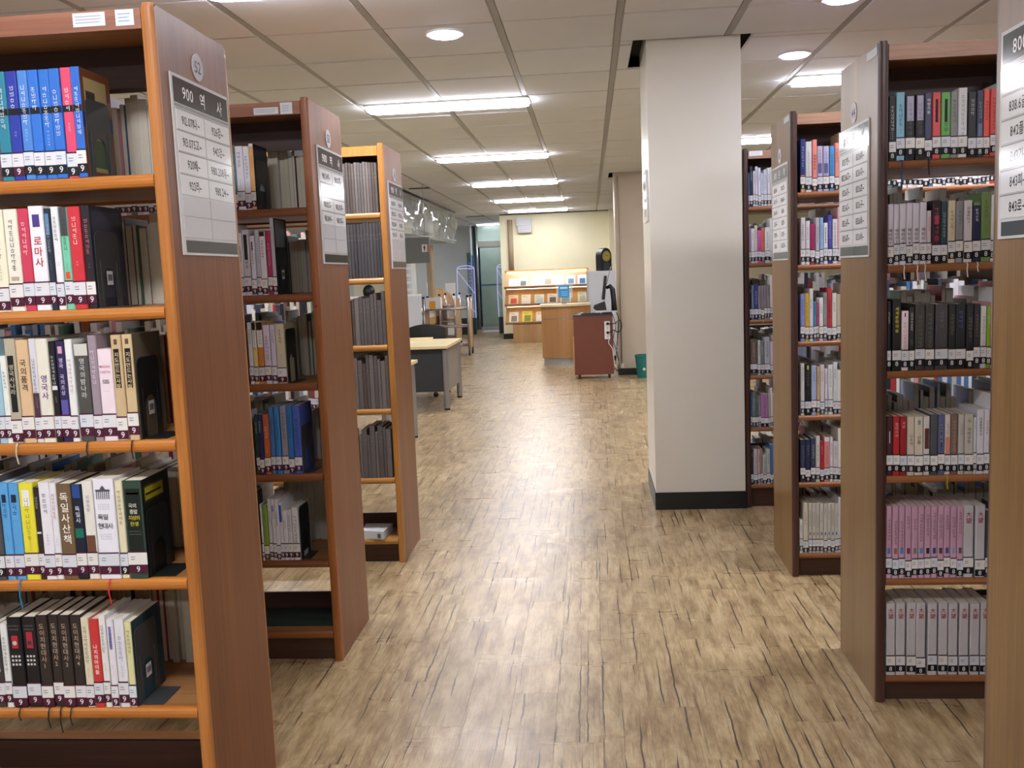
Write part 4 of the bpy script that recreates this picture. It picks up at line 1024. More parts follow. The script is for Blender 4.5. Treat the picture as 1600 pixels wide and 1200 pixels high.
for (zs, y0, s, X0, dg, bd, xin, nm) in ((Z52, Y52, -1, XL, '9', '4c1830', -1.372, 52), (Z53, Y53, -1, XL, '9', '4c1830', -1.215, 53), (Z54, Y54, -1, XL, '9', '4c1830', -1.20, 54),
                                   (Z44, Y44, 1, XR, '8', '15161c', 1.235, 44), (Z43, Y43, 1, XR, '8', '15161c', 1.090, 43), (Z42, Y42, 1, XR, '8', '15161c', 1.053, 42)):
    a = X0+s*PT; m = X0+s*(PT+BW); m2 = m+s*PT; e = m2+s*BW
    key = 'B%d' % nm
    for i, z in enumerate(zs):
        if s < 0:
            if i == 5: continue
            if nm == 54: x_in = atY((538, 546, 552, 557, 564)[i], (333, 442, 538, 636, 742)[i], y0+.012)[0]
            else: x_in = BK[(key, i, 0)][1][0]
            fill(m+.004, x_in-.002, z, y0, PAL, True, dg, bd)
            if nm == 52:
                if i in (0, 4): pass
                fill(m+.004, a-.006-(0.0 if i != 4 else .05), z, y0, PAL, False, hmin=.2, hmax=.25)
            elif nm == 53: fill(m+.004, a-.004, z, y0, PAL+['a8b0a0', 'b8c0b0', '8c9488']*3, False)
            fill(e+.004, m2-.004, z, y0, PAL, True, dg, bd); 
            if nm != 54: fill(e+.004, m2-.004, z, y0, PAL, False)
        else:
            if (key, i, 0) in BK:
                n = max(k[2] for k in BK if k[0] == key and k[1] == i)
                x_in = BK[(key, i, n)][1][1]
            else: x_in = a+.004
            fill(x_in+.001, m-.004, z, y0, PAL, True, dg, bd)
            if not (nm == 44 and i == 5): fill(a+.004 if i != 4 else a+.09, m-.004, z, y0, PAL, False)
            fill(m2+.004, e-.004, z, y0, PAL, True, dg, bd); fill(m2+.004, e-.004, z, y0, PAL, False)
o = build(far, 'books', 'book', None)
tag(o, 'many more books on the far sides and inner bays of the bookcases', 'books', kind='stuff')

# ---- bookends
def bookend(x, z, yf, label, mat='metal_dark', h=0.17, d=0.115, base=0.06, code=False):
    t = empty('bookend', (x, yf+d/2, z), label, 'bookend', 'metal bookends')
    y0 = yf+.012; y1 = y0+d; hw = d/2; yc = (y0+y1)/2
    outer = [(y0, z)]+[(yc-hw+.02-.02*cos(pi/2*k/4)-0, z+h-.02+.02*sin(pi/2*k/4)) for k in range(5)]
    outer += [(yc+hw-.02+.02*sin(pi/2*k/4), z+h-.02+.02*cos(pi/2*k/4)) for k in range(5)]+[(y1, z)]
    iw = d*.26; ih = h*.52
    n = len(outer); inner = []
    for k in range(n):
        if k == 0: inner.append((yc-iw, z))
        elif k == n-1: inner.append((yc+iw, z))
        else:
            th = pi-(pi*(k-1)/(n-3)); inner.append((yc+iw*cos(th), z+ih-iw+iw*sin(th)))
    mb = MB(); T = 0.0015
    for k in range(n-1):
        a, b, c, dd = outer[k], outer[k+1], inner[k+1], inner[k]
        mb.quad(*[(x+T, p[0], p[1]) for p in (a, b, c, dd)]); mb.quad(*[(x, p[0], p[1]) for p in (dd, c, b, a)])
        mb.quad((x, *a), (x, *b), (x+T, *b), (x+T, *a)); mb.quad((x, *c), (x, *dd), (x+T, *dd), (x+T, *c))
    build(mb, 'upright_plate', mat, t)
    for yy in (yc-iw-.012, yc+iw+.008): boxo('pressed_rib', mat, t, x+T, x+T+.002, yy, yy+.004, z+.02, z+h*.62)
    boxo('base_plate', mat, t, x+.0016, x+base, y0+.005, y1-.005, z+.0004, z+.0016)
    if code:
        mb = MB(); zc = z+.055; mb.box(x+T+.0003, x+T+.0009, yc-.014, yc+.014, zc, zc+.034, lin('d4d4d8'))
        for k in range(9): mb.box(x+T+.0009, x+T+.0012, yc-.011+.0025*k, yc-.0098+.0025*k, zc+.010, zc+.026, lin('303038'))
        build(mb, 'barcode_sticker', 'ink', t)
    return t
for (key, si, lab, mat, h, code) in [(('B52', 0, 7), 0, 'grey metal bookend with arched hole on the top shelf of bookcase 52', 'metal_dark', .185, False), (('B52', 1, 8), 1, 'dark bookend with barcode, second shelf of bookcase 52', 'metal_dark', .185, True),
        (('B52', 2, 13), 2, 'black bookend with barcode at the right of the two tan books', 'metal_black', .20, True), (('B52', 3, 12), 3, 'black bookend against the thick dark green book, bookcase 52', 'metal_black', .17, False),
        (('B52', 4, 13), 4, 'grey bookend with barcode and long base plate, lowest filled shelf, bookcase 52', 'metal_dark', .20, True),
        (('B53', 0, 3), 0, 'dark bookend on the top shelf of bookcase 53', 'metal_black', .18, False), (('B53', 1, 6), 1, 'dark bookend on the second shelf of bookcase 53', 'metal_black', .17, True), (('B53', 2, 5), 2, 'black arched bookend against a cream book, third shelf, bookcase 53', 'metal_black', .20, False),
        (('B53', 3, 7), 3, 'grey bookend beside the blue books on bookcase 53', 'metal_dark', .18, False), (('B53', 4, 8), 4, 'black bookend on the fifth shelf of bookcase 53', 'metal_black', .20, False)]:
    root, (x0, x1, z0, z1, yf, yb) = BK[key]
    bookend(x1+.0016, z0, yf-.004, lab, mat, h, code=code, base=.06 if key[0] == 'B52' else .035)

# flat things on the bottom shelves
p = atY(440, 975, Y53+.12)
o = boxo('document_box', M['green_dark'], None, -1.42, -1.03, Y53+.06, Y53+.20, Z53[5]+.0006, Z53[5]+.022)
tag(o, 'flat dark green folder lying on the bottom shelf of bookcase 53', 'folder')
t = empty('white_box', (-1.13, Y54+.1, Z54[5]), 'flat white box lying on the bottom shelf of the third bookcase', 'box')
mb = MB(); mb.prism([(-1.215, Y54+.16), (-1.20, Y54+.015), (-1.085, Y54-.010), (-1.07, Y54+.15)], lambda a, b, z: (a, b, z), Z54[5]+.0006, Z54[5]+.042, lin('cfd6d8')); build(mb, 'box_body', 'glossy_print', t)
mb = MB(); mb.prism([(-1.118, Y54-.0045), (-1.100, Y54-.0085), (-1.100, Y54-.0075), (-1.118, Y54-.0035)], lambda a, b, z: (a, b-.001, z), Z54[5]+.008, Z54[5]+.03, lin('6c6058')); build(mb, 'box_label', 'ink', t)
# ================================================================== READING AREA AND LOBBY
# tables
def table(x1, y0, y1, label, panel=True):
    x0 = x1-1.5; zt = 0.70
    t = empty('table', ((x0+x1)/2, (y0+y1)/2, 0), label, 'table')
    mb = MB(); mb.box(x0, x1, y0, y1, zt-0.028, zt); build(mb, 'tabletop', 'maple', t)
    for x in (x0+.04, x1-.04):
        s = -1 if x > (x0+x1)/2 else 1
        for y in (y0+.09, y1-.12):
            mb = MB(); n = 14
            mb.prism([(x+.028*cos(2*pi*k/n)*(1.15), y+.034*sin(2*pi*k/n)) for k in range(n)], lambda a, b, z: (a, b, z), 0.018, zt-.045)
            lg = build(mb, 'leg', 'silver', t, smooth=False)
            mb = MB(); mb.prism([(x+.030*cos(2*pi*k/n), y+.030*sin(2*pi*k/n)) for k in range(n)], lambda a, b, z: (a, b, z), 0.0, .0178)
            build(mb, 'rubber_foot', 'black', lg)
            mb = MB(); mb.box(x-.02, x+.02, y-.03, y+.03, zt-.0448, zt-.0282); build(mb, 'bracket', 'charcoal', lg)
        boxo('side_panel', 'grey_side', t, x-.008, x+.008, y0+.126, y1-.156, .19, zt-.05)
    if panel: boxo('modesty_panel', 'charcoal', t, x0+.072, x1-.072, y0+.08, y0+.098, .20, zt-.03)
    return t
T2 = table(-1.545, 10.02, 11.24, 'maple topped table with silver legs and black front panel beside the aisle')
boxo('desk_divider', 'maple', T2, -3.0, -1.86, 11.02, 11.035, .7005, .735)
T1 = table(-1.585, 7.15, 8.50, 'maple topped table just behind the third bookcase', False)

# office chair behind the table
def chair(cx, cy, label):
    t = empty('office_chair', (cx, cy, 0), label, 'chair')
    mb = MB(); n = 10; f = []; bk = []
    for k in range(n+1):
        u = -.24+.48*k/n; yy = cy+.20-.05*(1-(u/.24)**2)
        f.append((cx+u, yy)); bk.append((cx+u, yy+.035))
    prof = [(u, .56) for u in ()]
    for k in range(n):
        (xa, ya), (xb, yb) = f[k], f[k+1]; (_, yc), (_, yd) = bk[k], bk[k+1]
        za = .86-.05*((xa-cx)/.24)**2; zb = .86-.05*((xb-cx)/.24)**2
        mb.quad((xa, ya, .50), (xb, yb, .50), (xb, yb, zb), (xa, ya, za)); mb.quad((xb, yd, .50), (xa, yc, .50), (xa, yc, za), (xb, yd, zb))
        mb.quad((xa, ya, za), (xb, yb, zb), (xb, yd, zb), (xa, yc, za)); mb.quad((xa, yc, .50), (xb, yd, .50), (xb, yb, .50), (xa, ya, .50))
    mb.quad((f[0][0], f[0][1], .5), (f[0][0], f[0][1], .81), (bk[0][0], bk[0][1], .81), (bk[0][0], bk[0][1], .5)); mb.quad((f[n][0], f[n][1], .81), (f[n][0], f[n][1], .5), (bk[n][0], bk[n][1], .5), (bk[n][0], bk[n][1], .81))
    build(mb, 'backrest', 'black', t)
    mb = MB(); rbox(mb, cx-.24, cx+.24, cy-.24, cy+.16, .42, .48, .08, 'xy'); build(mb, 'seat', 'black', t)
    tubeo('gas_stem', 'silver', t, [(cx, cy, .10), (cx, cy, .42)], .025)
    tubeo('back_support', 'black', t, [(cx, cy+.06, .42), (cx, cy+.20, .44), (cx, cy+.215, .56)], .018)
    for k in range(5):
        a = 2*pi*k/5+.3; ex, ey = cx+.27*cos(a), cy+.27*sin(a)
        lg = tubeo('base_arm', 'black', t, [(cx, cy, .11), (ex, ey, .075)], [.024, .016])
        mb = MB(); mb.tube([(ex-.02*sin(a), ey+.02*cos(a), .028), (ex+.02*sin(a), ey-.02*cos(a), .028)], .028, 12)
        mb.tube([(ex, ey, .03), (ex, ey, .08)], .008, 8); build(mb, 'caster', 'rubber', lg, smooth=False)
    return t
chair(-2.05, 11.05+.42, 'black office chair with curved backrest tucked behind the aisle table')

# service desk: low partition, counter, end panel
t = empty('desk_partition', (-3.4, 13.02, 0), 'pale grey desk partition screen left of the aisle', 'partition')
boxo('screen_panel', 'greywhite', t, -4.4, -2.34, 13.0, 13.05, 0.04, 1.18)
boxo('cap_rail', 'white', t, -4.4, -2.335, 12.99, 13.06, 1.1805, 1.21)
boxo('foot_rail', 'charcoal', t, -4.4, -2.34, 12.995, 13.055, 0, .0395)
t = empty('service_counter', (-3.5, 18, 0), 'long white and beech service counter running towards the entrance', 'counter')
boxo('counter_body', 'white', t, -3.75, -3.12, 14.2, 20.15, 0.05, 0.76)
for k, (z0, z1) in enumerate(((.14, .34), (.515, .65))):
    boxo('wood_band', 'beech', t, -3.1198, -3.100, 14.2, 20.15, z0, z1)
boxo('counter_top', 'white', t, -3.80, -3.08, 14.15, 20.18, .7605, .79)
boxo('end_panel', 'beech', t, -3.80, -3.08, 20.181, 20.22, 0, .82)
boxo('inner_shelf', 'beech', t, -3.75, -3.2, 16.2, 16.25, .79, 1.05)
boxo('toe_board', 'charcoal', t, -3.7, -3.16, 14.25, 20.1, 0, .0495)
# posters on an easel board
t = empty('notice_board', (-2.9, 14.6, 0), 'white notice boards covered in pinned papers behind bookcase 54', 'notice board')
mb = MB()
mb.prism([(-3.15, 0.80), (-2.73, 0.80), (-2.69, 1.30), (-2.70, 1.76), (-3.15, 1.76)], lambda a, b, y: (a, y, b), 14.60, 14.625, lin('e2e4e0')); build(mb, 'board', 'book', t)
r_ = random.Random(3); mb = MB()
for i in range(2):
    for k in range(6):
        x = -2.98+.13*i; z = 1.60-.11*k; 
        mb.quad((x, 14.599, z), (x+.10, 14.599, z), (x+.10, 14.599, z+.08), (x, 14.599, z+.08), lin('d0d4d2'))
        for q in range(3): mb.quad((x+.01, 14.598, z+.015+.02*q), (x+.01+.07*r_.random(), 14.598, z+.015+.02*q), (x+.05, 14.598, z+.022+.02*q), (x+.01, 14.598, z+.022+.02*q), lin('8c9294'))
build(mb, 'pinned_papers', 'ink', t)
tubeo('board_leg', 'silver', t, [(-3.05, 14.66, 0), (-3.0, 14.635, 1.7)], .012)
tubeo('board_leg', 'silver', t, [(-2.76, 14.66, 0), (-2.80, 14.635, 1.29)], .012)
t = tag(boxo('column', 'beige', None, -3.16, -3.06, 18.4, 18.7, .7905, 2.06), 'thin beige upright column on the service counter', 'column')
t = tag(boxo('office_window', 'cream_wall', None, -4.4, -3.22, 17.5, 17.56, .7905, 1.72), 'cream pin board wall behind the papers', 'board')
# restroom sign
SY = 13.2
s0 = atY(631, 372, SY); s1 = atY(672, 410.5, SY); i0_ = atY(659, 382, SY); i1_ = atY(667.5, 393.5, SY)
t = empty('hanging_sign', (s0[0], SY, s1[2]), 'dark grey hanging sign with a white restroom pictogram', 'sign')
boxo('sign_plate', plain('dark_grey_sign', '585a56', 0.5), t, s0[0]-.12, s1[0], SY, SY+.04, s1[2], s0[2])
mb = MB(); mb.box(i0_[0], i1_[0], SY-.006, SY-.0005, i1_[2], i0_[2], lin('c4c2ba')); mb.box(i1_[0]+.004, s1[0]-.004, SY-.005, SY-.0005, i1_[2], i0_[2], lin('8c6858'))
k_ = (i0_[2]-i1_[2])/.13
def pic(cx, cz, col, skirt):
    mb.disc((cx, SY-.007, cz+.045*k_), (1, 0, 0), (0, 0, 1), .011*k_, 10, lin(col))
    if skirt: pts = [(-.010, .032), (-.022, -.018), (.022, -.018), (.010, .032)]
    else: pts = [(-.018, .030), (-.015, -.010), (-.008, -.010), (-.008, -.050), (.008, -.050), (.008, -.010), (.015, -.010), (.018, .030)]
    mb.face([(cx+a*k_, SY-.007, cz+b*k_) for a, b in pts], lin(col))
pic((i0_[0]+i1_[0])/2, (i0_[2]+i1_[2])/2, '18181a', False); pic((i1_[0]+s1[0])/2, (i0_[2]+i1_[2])/2, 'b84c30', True)
build(mb, 'pictogram', 'ink', t)
for x in (s0[0], s1[0]-.06): tubeo('hanger_rod', 'silver', t, [(x, SY+.02, s0[2]+.0005), (x, SY+.02, HC+.01)], .004, 6)
# vinyl wrapped duct under the ceiling
t = empty('wrapped_duct', (-3.6, 16.5, 2.4), 'long duct wrapped in clear glossy vinyl under the ceiling', 'duct')
mb = MB(); 
def wavy(mb, xa, y0, y1, z0, z1, nx=36, nz=10):
    r2 = random.Random(9); i = len(mb.v); ph = [r2.uniform(0, 6) for _ in range(6)]
    for a in range(nx+1):
        for b in range(nz+1):
            y = y0+(y1-y0)*a/nx; z = z0+(z1-z0)*b/nz
            w = .028*sin(2.1*y+ph[0]+3*z)+.018*sin(5.3*y+ph[1]-6*z)+.012*sin(9.7*y+ph[2]+11*z)
            mb.v.append((xa+w*(0.25+sin(pi*b/nz)), y, z))
    for a in range(nx):
        for b in range(nz):
            p = i+a*(nz+1)+b; mb.f.append((p, p+nz+1, p+nz+2, p+1)); mb.c.append((1, 1, 1))
wavy(mb, -2.69, 13.3, 19.3, 2.08, HC-.02)
o = build(mb, 'vinyl_side', 'vinyl', t, smooth=True)
mb = MB(); mb.v += [(-2.69, 13.3, 2.08), (-4.6, 13.3, 2.08), (-4.6, 19.3, 2.16), (-2.69, 19.3, 2.16)]; mb.f.append((0, 1, 2, 3)); mb.c.append((1, 1, 1)); build(mb, 'vinyl_bottom', 'vinyl', t)
mb = MB(); i = 0
mb.quad((-4.6, 19.3, 2.1), (-2.69, 19.3, 2.1), (-2.69, 19.3, HC-.02), (-4.6, 19.3, HC-.02)); build(mb, 'vinyl_end', 'vinyl', t)
boxo('duct_body', 'silver', t, -4.5, -3.1, 13.4, 19.1, 2.3, 2.62)
tubeo('edge_rail', 'charcoal', t, [(-2.68, 13.3, HC-.012), (-2.68, 19.32, HC-.012)], .016, 6)
tubeo('bottom_rail', 'silver', t, [(-2.69, 13.3, 2.075), (-2.69, 19.32, 2.15)], .012, 6)

# book carts
def cart(x0, x1, y0, y1, label):
    t = empty('book_cart', ((x0+x1)/2, (y0+y1)/2, 0), label, 'book cart', 'steel and wood book carts')
    for x in (x0, x1):
        for y in (y0, y1):
            p = tubeo('post', 'silver', t, [(x, y, .10), (x, y, 1.05)], .022, 10)
            mb = MB(); mb.tube([(x, y, 1.0502), (x, y, 1.085)], .024, 10); build(mb, 'post_cap', 'black', p)
            mb = MB(); mb.tube([(x-.014, y, .045), (x+.014, y, .045)], .045, 14); mb.tube([(x, y, .045), (x, y, .10)], .010, 8); build(mb, 'caster', 'rubber', p)
        boxo('end_board', 'beech', t, x-.012, x+.012, y0+.025, y1-.025, .13, .98)
    for z in (.20, .54, .855):
        sh = boxo('tray', 'beech', t, x0+.023, x1-.023, y0+.02, y1-.02, z-.03, z)
        for y in (y0, y1): tubeo('tray_rail', 'silver', sh, [(x0+.02, y, z-.01), (x1-.02, y, z-.01)], .016, 8)
    return t
cart(-3.0, -2.20, 16.95, 17.40, 'steel book cart with three trays standing nearest the aisle table')
cart(-3.02, -2.72, 18.9, 19.7, 'second book cart standing behind the nearer cart')
t = empty('display_box', (-2.83, 17.1, .86), 'white box with a yellow front patch on the cart top', 'box')
boxo('box_body', 'white', t, -2.975, -2.70, 17.0, 17.2, .8555, 1.06)
mb = MB(); rbox(mb, -2.905, -2.79, 16.997, 16.9995, .858, 1.00, .025, 'xz', lin('e0a028')); build(mb, 'yellow_patch', 'book', t)
t = empty('bentwood_chair', (-3.0, 21.6, 0), 'light brown curved wooden chair back beyond the carts', 'chair')
mb = MB(); A_ = [(-3.62+.60*sin(a*pi/2/12), .50+.68*cos(a*pi/2/12)) for a in range(13)]; B2_ = [(-3.62+.50*sin(a*pi/2/12), .50+.52*cos(a*pi/2/12)) for a in range(12, -1, -1)]
mb.prism(A_+B2_, lambda a, b, y: (a, y, b), 21.55, 21.9)
build(mb, 'curved_back', 'beech', t)
boxo('seat', 'beech', t, -3.6, -3.05, 21.5, 21.95, .44, .48)
for x in (-3.55, -3.1):
    for y in (21.55, 21.9): tubeo('leg', 'silver', t, [(x, y, 0), (x, y, .44)], .014, 8)
tag(boxo('white_sign', 'white', None, -3.42, -3.18, 22.4, 22.43, 0.0, 1.27), 'narrow white standing sign in front of the grey wall', 'sign')
mb = MB(); mb.tube([(-3.36, 20.0-.2, .7905), (-3.36, 19.8, .80), (-3.36, 19.8, 1.30), (-3.36, 19.8, 1.36), (-3.36, 19.8, 1.50)], [.05, .055, .055, .025, .02], 12)
tag(build(mb, 'spray_bottle', 'greywhite', None, smooth=True), 'tall pale bottle standing on the service counter', 'bottle')
for k, (x, y, w, h, c, lab) in enumerate([(-3.3, 16.35, .3, .16, 'e6d8b8', 'stack of cream paper trays on the service counter'), (-3.4, 17.05, .25, .28, 'd0d0cc', 'pale grey box on the service counter')]):
    mb = MB()
    for q in range(5): mb.box(x-w/2+.004*(q % 2), x+w/2, y, y+.35, .7905+h/5*q, .7905+h/5*(q+.85), lin(c))
    tag(build(mb, 'paper_tray', 'book', None), lab, 'paper tray')

# seated librarian behind the partition
def person(cx, cy):
    t = empty('person', (cx, cy, 0), 'seated person with dark hair behind the desk partition', 'person')
    J = [((0, 0, .55), .13), ((0, -.01, .75), .12), ((0, 0, .95), .15), ((0, 0, 1.06), .10), ((0, 0, 1.12), .05), ((0, -.02, 1.2), .055),
         ((-.17, 0, 1.02), .055), ((-.22, -.02, .80), .042), ((-.15, -.22, .78), .030), ((.17, 0, 1.02), .055), ((.22, -.02, .80), .042), ((.15, -.22, .78), .030),
         ((-.10, -.05, .52), .085), ((-.12, -.42, .50), .060), ((-.12, -.44, .08), .038), ((-.12, -.54, .04), .03), ((.10, -.05, .52), .085), ((.12, -.42, .50), .060), ((.12, -.44, .08), .038), ((.12, -.54, .04), .03)]
    E_ = [(0, 1), (1, 2), (2, 3), (3, 4), (4, 5), (3, 6), (6, 7), (7, 8), (3, 9), (9, 10), (10, 11), (0, 12), (12, 13), (13, 14), (14, 15), (0, 16), (16, 17), (17, 18), (18, 19)]
    me = bpy.data.meshes.new('body'); me.from_pydata([j[0] for j in J], E_, [])
    ob = bpy.data.objects.new('body', me); COL.objects.link(ob); ob.parent = t; ORG[ob.name] = (cx, cy, 0)
    sk = ob.modifiers.new('skin', 'SKIN'); sk.use_smooth_shade = True
    for v, j in zip(me.skin_vertices[0].data, J): v.radius = (j[1], j[1])
    me.skin_vertices[0].data[0].use_root = True
    sb = ob.modifiers.new('sub', 'SUBSURF'); sb.levels = 1; sb.render_levels = 2
    me.materials.append(M['shirt'])
    def blob(name, mat, c, r, par, cutf=None):
        mb = MB(); n, m = 16, 10; i = 0
        for a in range(m+1):
            th = pi*a/m
            for b in range(n):
                ph = 2*pi*b/n; x, y, z = sin(th)*cos(ph), sin(th)*sin(ph), cos(th)
                if cutf: x, y, z = cutf(x, y, z)
                mb.v.append((cx+c[0]+r[0]*x, cy+c[1]+r[1]*y, c[2]+r[2]*z))
        for a in range(m):
            for b in range(n): mb.f.append((a*n+b, a*n+(b+1) % n, (a+1)*n+(b+1) % n, (a+1)*n+b)); mb.c.append((1, 1, 1))
        return build(mb, name, mat, par, smooth=True)
    hd = blob('head', 'skin', (0, -.03, 1.24), (.075, .09, .105), t, lambda x, y, z: (x*(1-.18*max(0, -z)), y*(1+.10*(abs(x) < .2 and -.2 < z < .1 and y < -.8)), z))
    blob('hair', 'hair', (0, -.012, 1.262), (.088, .095, .100), hd, lambda x, y, z: (x, y if y > -.5 or z > .45 else -.5+.1*y, z))
    for s_ in (-1, 1): blob('eye', 'hair', (s_*.028, -.112, 1.245), (.008, .006, .006), hd); blob('ear', 'skin', (s_*.076, -.02, 1.235), (.012, .02, .03), hd)
    blob('mouth', 'mahogany', (0, -.108, 1.185), (.020, .005, .005), hd)
    return t
pp_ = person(-3.17, 13.47); pp_.rotation_euler = (0, 0, pi)

# security gates
def gate(x0, x1, y, label):
    t = empty('security_gate', ((x0+x1)/2, y, 0), label, 'security gate', 'security gates at the entrance')
    y0, y1 = y-.04, y+.04
    boxo('gate_base', 'charcoal', t, x0, x1, y0, y1, 0, .40)
    mb = MB(); pts = [(x0, y, .40), (x0-.01, y, 1.0), (x0, y, 1.60)]
    for k in range(9):
        a = pi*k/8; pts.append(((x0+x1)/2-(x1-x0)/2*cos(a), y, 1.60+.07*sin(a)))
    pts += [(x1, y, 1.0), (x1, y, .40)]
    mb.tube(pts, .010, 8); build(mb, 'lit_edge', 'led', t)
    mb = MB(); mb.tube([(x0, y, 1.56), (x1, y, .98)], .008, 6); mb.tube([(x0, y, 1.02), (x1, y, .52)], .006, 6); mb.tube([(x0, y, 1.60), (x1, y, 1.60)], .012, 6); build(mb, 'antenna_loop', 'led', t)
    mb = MB(); mb.quad((x0, y, .40), (x1, y, .40), (x1, y, 1.6), (x0, y, 1.6)); build(mb, 'clear_pane', 'acrylic', t)
gate(-3.21, -2.79, 23.0, 'clear security gate with violet edges left of the glass door')
gate(-2.23, -1.95, 23.0, 'clear security gate with violet edges partly behind the magazine rack')
# entrance door
d = boxo('door_1', 'door_glass', None, -2.86, -2.15, 25.02, 25.06, .06, 2.15)
tag(d, 'pale teal glass entrance door with a blue middle bar', kind='structure')
boxo('door_bar', 'blue_post', d, -2.86, -2.15, 25.005, 25.019, 1.15, 1.18)
boxo('door_sill', 'plinth', d, -2.95, -1.85, 24.98, 25.1, 0, .0595)
boxo('lower_panel', 'door_glass', d, -2.80, -2.35, 25.008, 25.0195, .10, 1.13)
tubeo('door_handle', 'silver', d, [(-2.22, 25.0, .92), (-2.22, 24.96, .92), (-2.22, 24.96, 1.06), (-2.22, 25.0, 1.06)], .012)
wallbox('trim_4', 'door_glass', -2.9, -1.93, 25.0, 25.08, 2.30, 2.72, label='pale teal transom panel above the door')
wallbox('trim_5', 'grey_side', -2.9, -1.93, 25.0, 25.08, 2.152, 2.298, label='grey door head')
t = tubeo('trim_6', 'silver', None, [(-2.92, 24.9, 0), (-2.92, 24.9, 2.86-.14)], .030, 10); tag(t, 'polished round post beside the door', kind='structure')
boxo('door_jamb', 'blue_post', d, -2.868+.0, -2.862+.0, 24.99, 25.1, .06, 2.15)
tag(boxo('navy_post', 'blue_post', None, -3.05, -2.975, 24.7, 24.8, 0, 1.95), 'narrow dark blue post beside the entrance door', 'post')
# doorway return wall
wallbox('wall_return', 'grey_wall', -3.10, -3.06, 25.0, 29, 0, 3)
# vertical blue sign on the lobby wall
t = empty('vertical_sign', (-3.27, 26.36, 1.5), 'tall narrow blue sign with white characters on the lobby wall', 'sign')
ax = atY(729, 396, 26.34)[0]; bx = atY(737, 396, 26.34)[0]
boxo('sign_plate', plain('blue_sign', '2c64a8', 0.4), t, ax, bx, 26.34, 26.365, .93, 1.86)
boxo('sign_top', plain('olive_sign', '5c7468', 0.5), t, ax, bx, 26.34, 26.365, 1.8605, 2.05)
mb = MB(); r_ = random.Random(4)
for k in range(8): pseudo(mb, ((ax+bx)/2-.035, 26.337, 1.74-.10*k), RX, UPZ, .07, lin('c8dcf0'), r_)
build(mb, 'sign_characters', 'ink', t)

# notice box high on the cream wall
t = empty('speaker_box', (-1.4, 20.84, 2.4), 'pale grey ventilation box high on the cream wall', 'vent box')
boxo('box_body', 'greywhite', t, -1.56, -1.24, 20.80, 20.878, 2.46, 2.62); boxo('lower_cover', 'greywhite', t, -1.52, -1.23, 20.78, 20.878, 2.31, 2.455)
for k in range(3): boxo('slat', 'grey_side', t, -1.5, -1.25, 20.775, 20.7795, 2.34+.035*k, 2.345+.035*k)

# magazine rack
t = empty('magazine_rack', (-.9, 19.8, 0), 'beech magazine display rack with three sloping shelves against the cream wall', 'magazine rack')
RX0, RX1 = -1.775, -.02
boxo('rack_base', 'beech', t, -1.62, -.15, 19.62, 20.2, 0.0, .395)
boxo('rack_back', 'beech', t, RX0, RX1, 19.98, 20.01, .40, 1.50)
for x in (RX0, RX1-.02): boxo('side_panel', 'beech', t, x-.0005, x+.0205, 20.0105, 20.2, .40, 1.50)
tiers = [(1.155, .34), (.79, .33), (.415, .33)]
for (z, h) in tiers:
    mb = MB(); mb.prism([(19.66, z), (19.979, z+h-.02), (19.979, z+h-.045), (19.68, z-.012)], lambda a, b, x: (x, a, b), RX0, RX1); build(mb, 'sloping_shelf', 'beech', t)
    boxo('ledge', 'counter', t, RX0, RX1, 19.62, 19.665, z-.035, z+.012)
boxo('head_board', 'beech', t, RX0, RX1, 19.95, 19.979, 1.46, 1.50)
ML_ = emit('strip_lamp', 'ffe9c0', 5.0)
for zz in (1.452, 1.108, .743):
    yy = 19.93 if zz > 1.4 else 19.69
    boxo('strip_lamp', ML_, t, RX0+.05, RX1-.05, yy, yy+.015, zz, zz+.008)
rackmag = [  # tier, x0, x1, height, colour, accent, label
 (0, -1.68, -1.49, .17, 'f0ead0', None, 'cream magazine, first on the top rack shelf'), (0, -1.475, -1.29, .18, 'dcdccc', '5c6c58', 'magazine with a dark photo cover, second on the top rack shelf'),
 (0, -1.21, -.99, .21, 'f4f0e0', None, 'white magazine, third on the top rack shelf'), (0, -.98, -.76, .22, 'f0ead8', 'a89878', 'magazine with a patterned top, fourth on the top rack shelf'),
 (0, -.75, -.54, .21, 'f0eee0', None, 'white magazine, fifth on the top rack shelf'), (0, -.49, -.30, .20, 'e8e8dc', '6c8490', 'magazine with a small blue-grey picture, sixth on the top rack shelf'), (0, -.25, -.07, .20, 'e4e8e0', '4070a8', 'magazine with a blue picture, last on the top rack shelf'),
 (1, -1.70, -1.50, .20, 'ecdcb8', 'e05840', 'magazine with a red booklet, first on the middle rack shelf'), (1, -1.43, -1.24, .20, 'f0ece0', None, 'white magazine, second on the middle rack shelf'), (1, -1.16, -.96, .19, 'dfe8e4', 'c0dce0', 'pale blue magazine, third on the middle rack shelf'),
 (1, -.89, -.68, .20, 'e8e4d8', '6c6c68', 'magazine with a grey photo, fourth on the middle rack shelf'), (1, -.62, -.40, .20, 'e0e8e8', '88c0d8', 'pale magazine behind the blue acrylic sign'), (1, -.26, -.08, .22, 'e4eadc', 'c0ccb8', 'pale green magazine, last on the middle rack shelf'),
 (2, -1.70, -1.51, .22, 'f0ece0', '8c8c88', 'white magazine, first on the lowest rack shelf'), (2, -1.43, -1.22, .23, 'ece070', '8c9850', 'yellow magazine, second on the lowest rack shelf'), (2, -1.14, -.95, .21, 'f0eee4', None, 'white magazine on the lowest rack shelf beside the counter')]
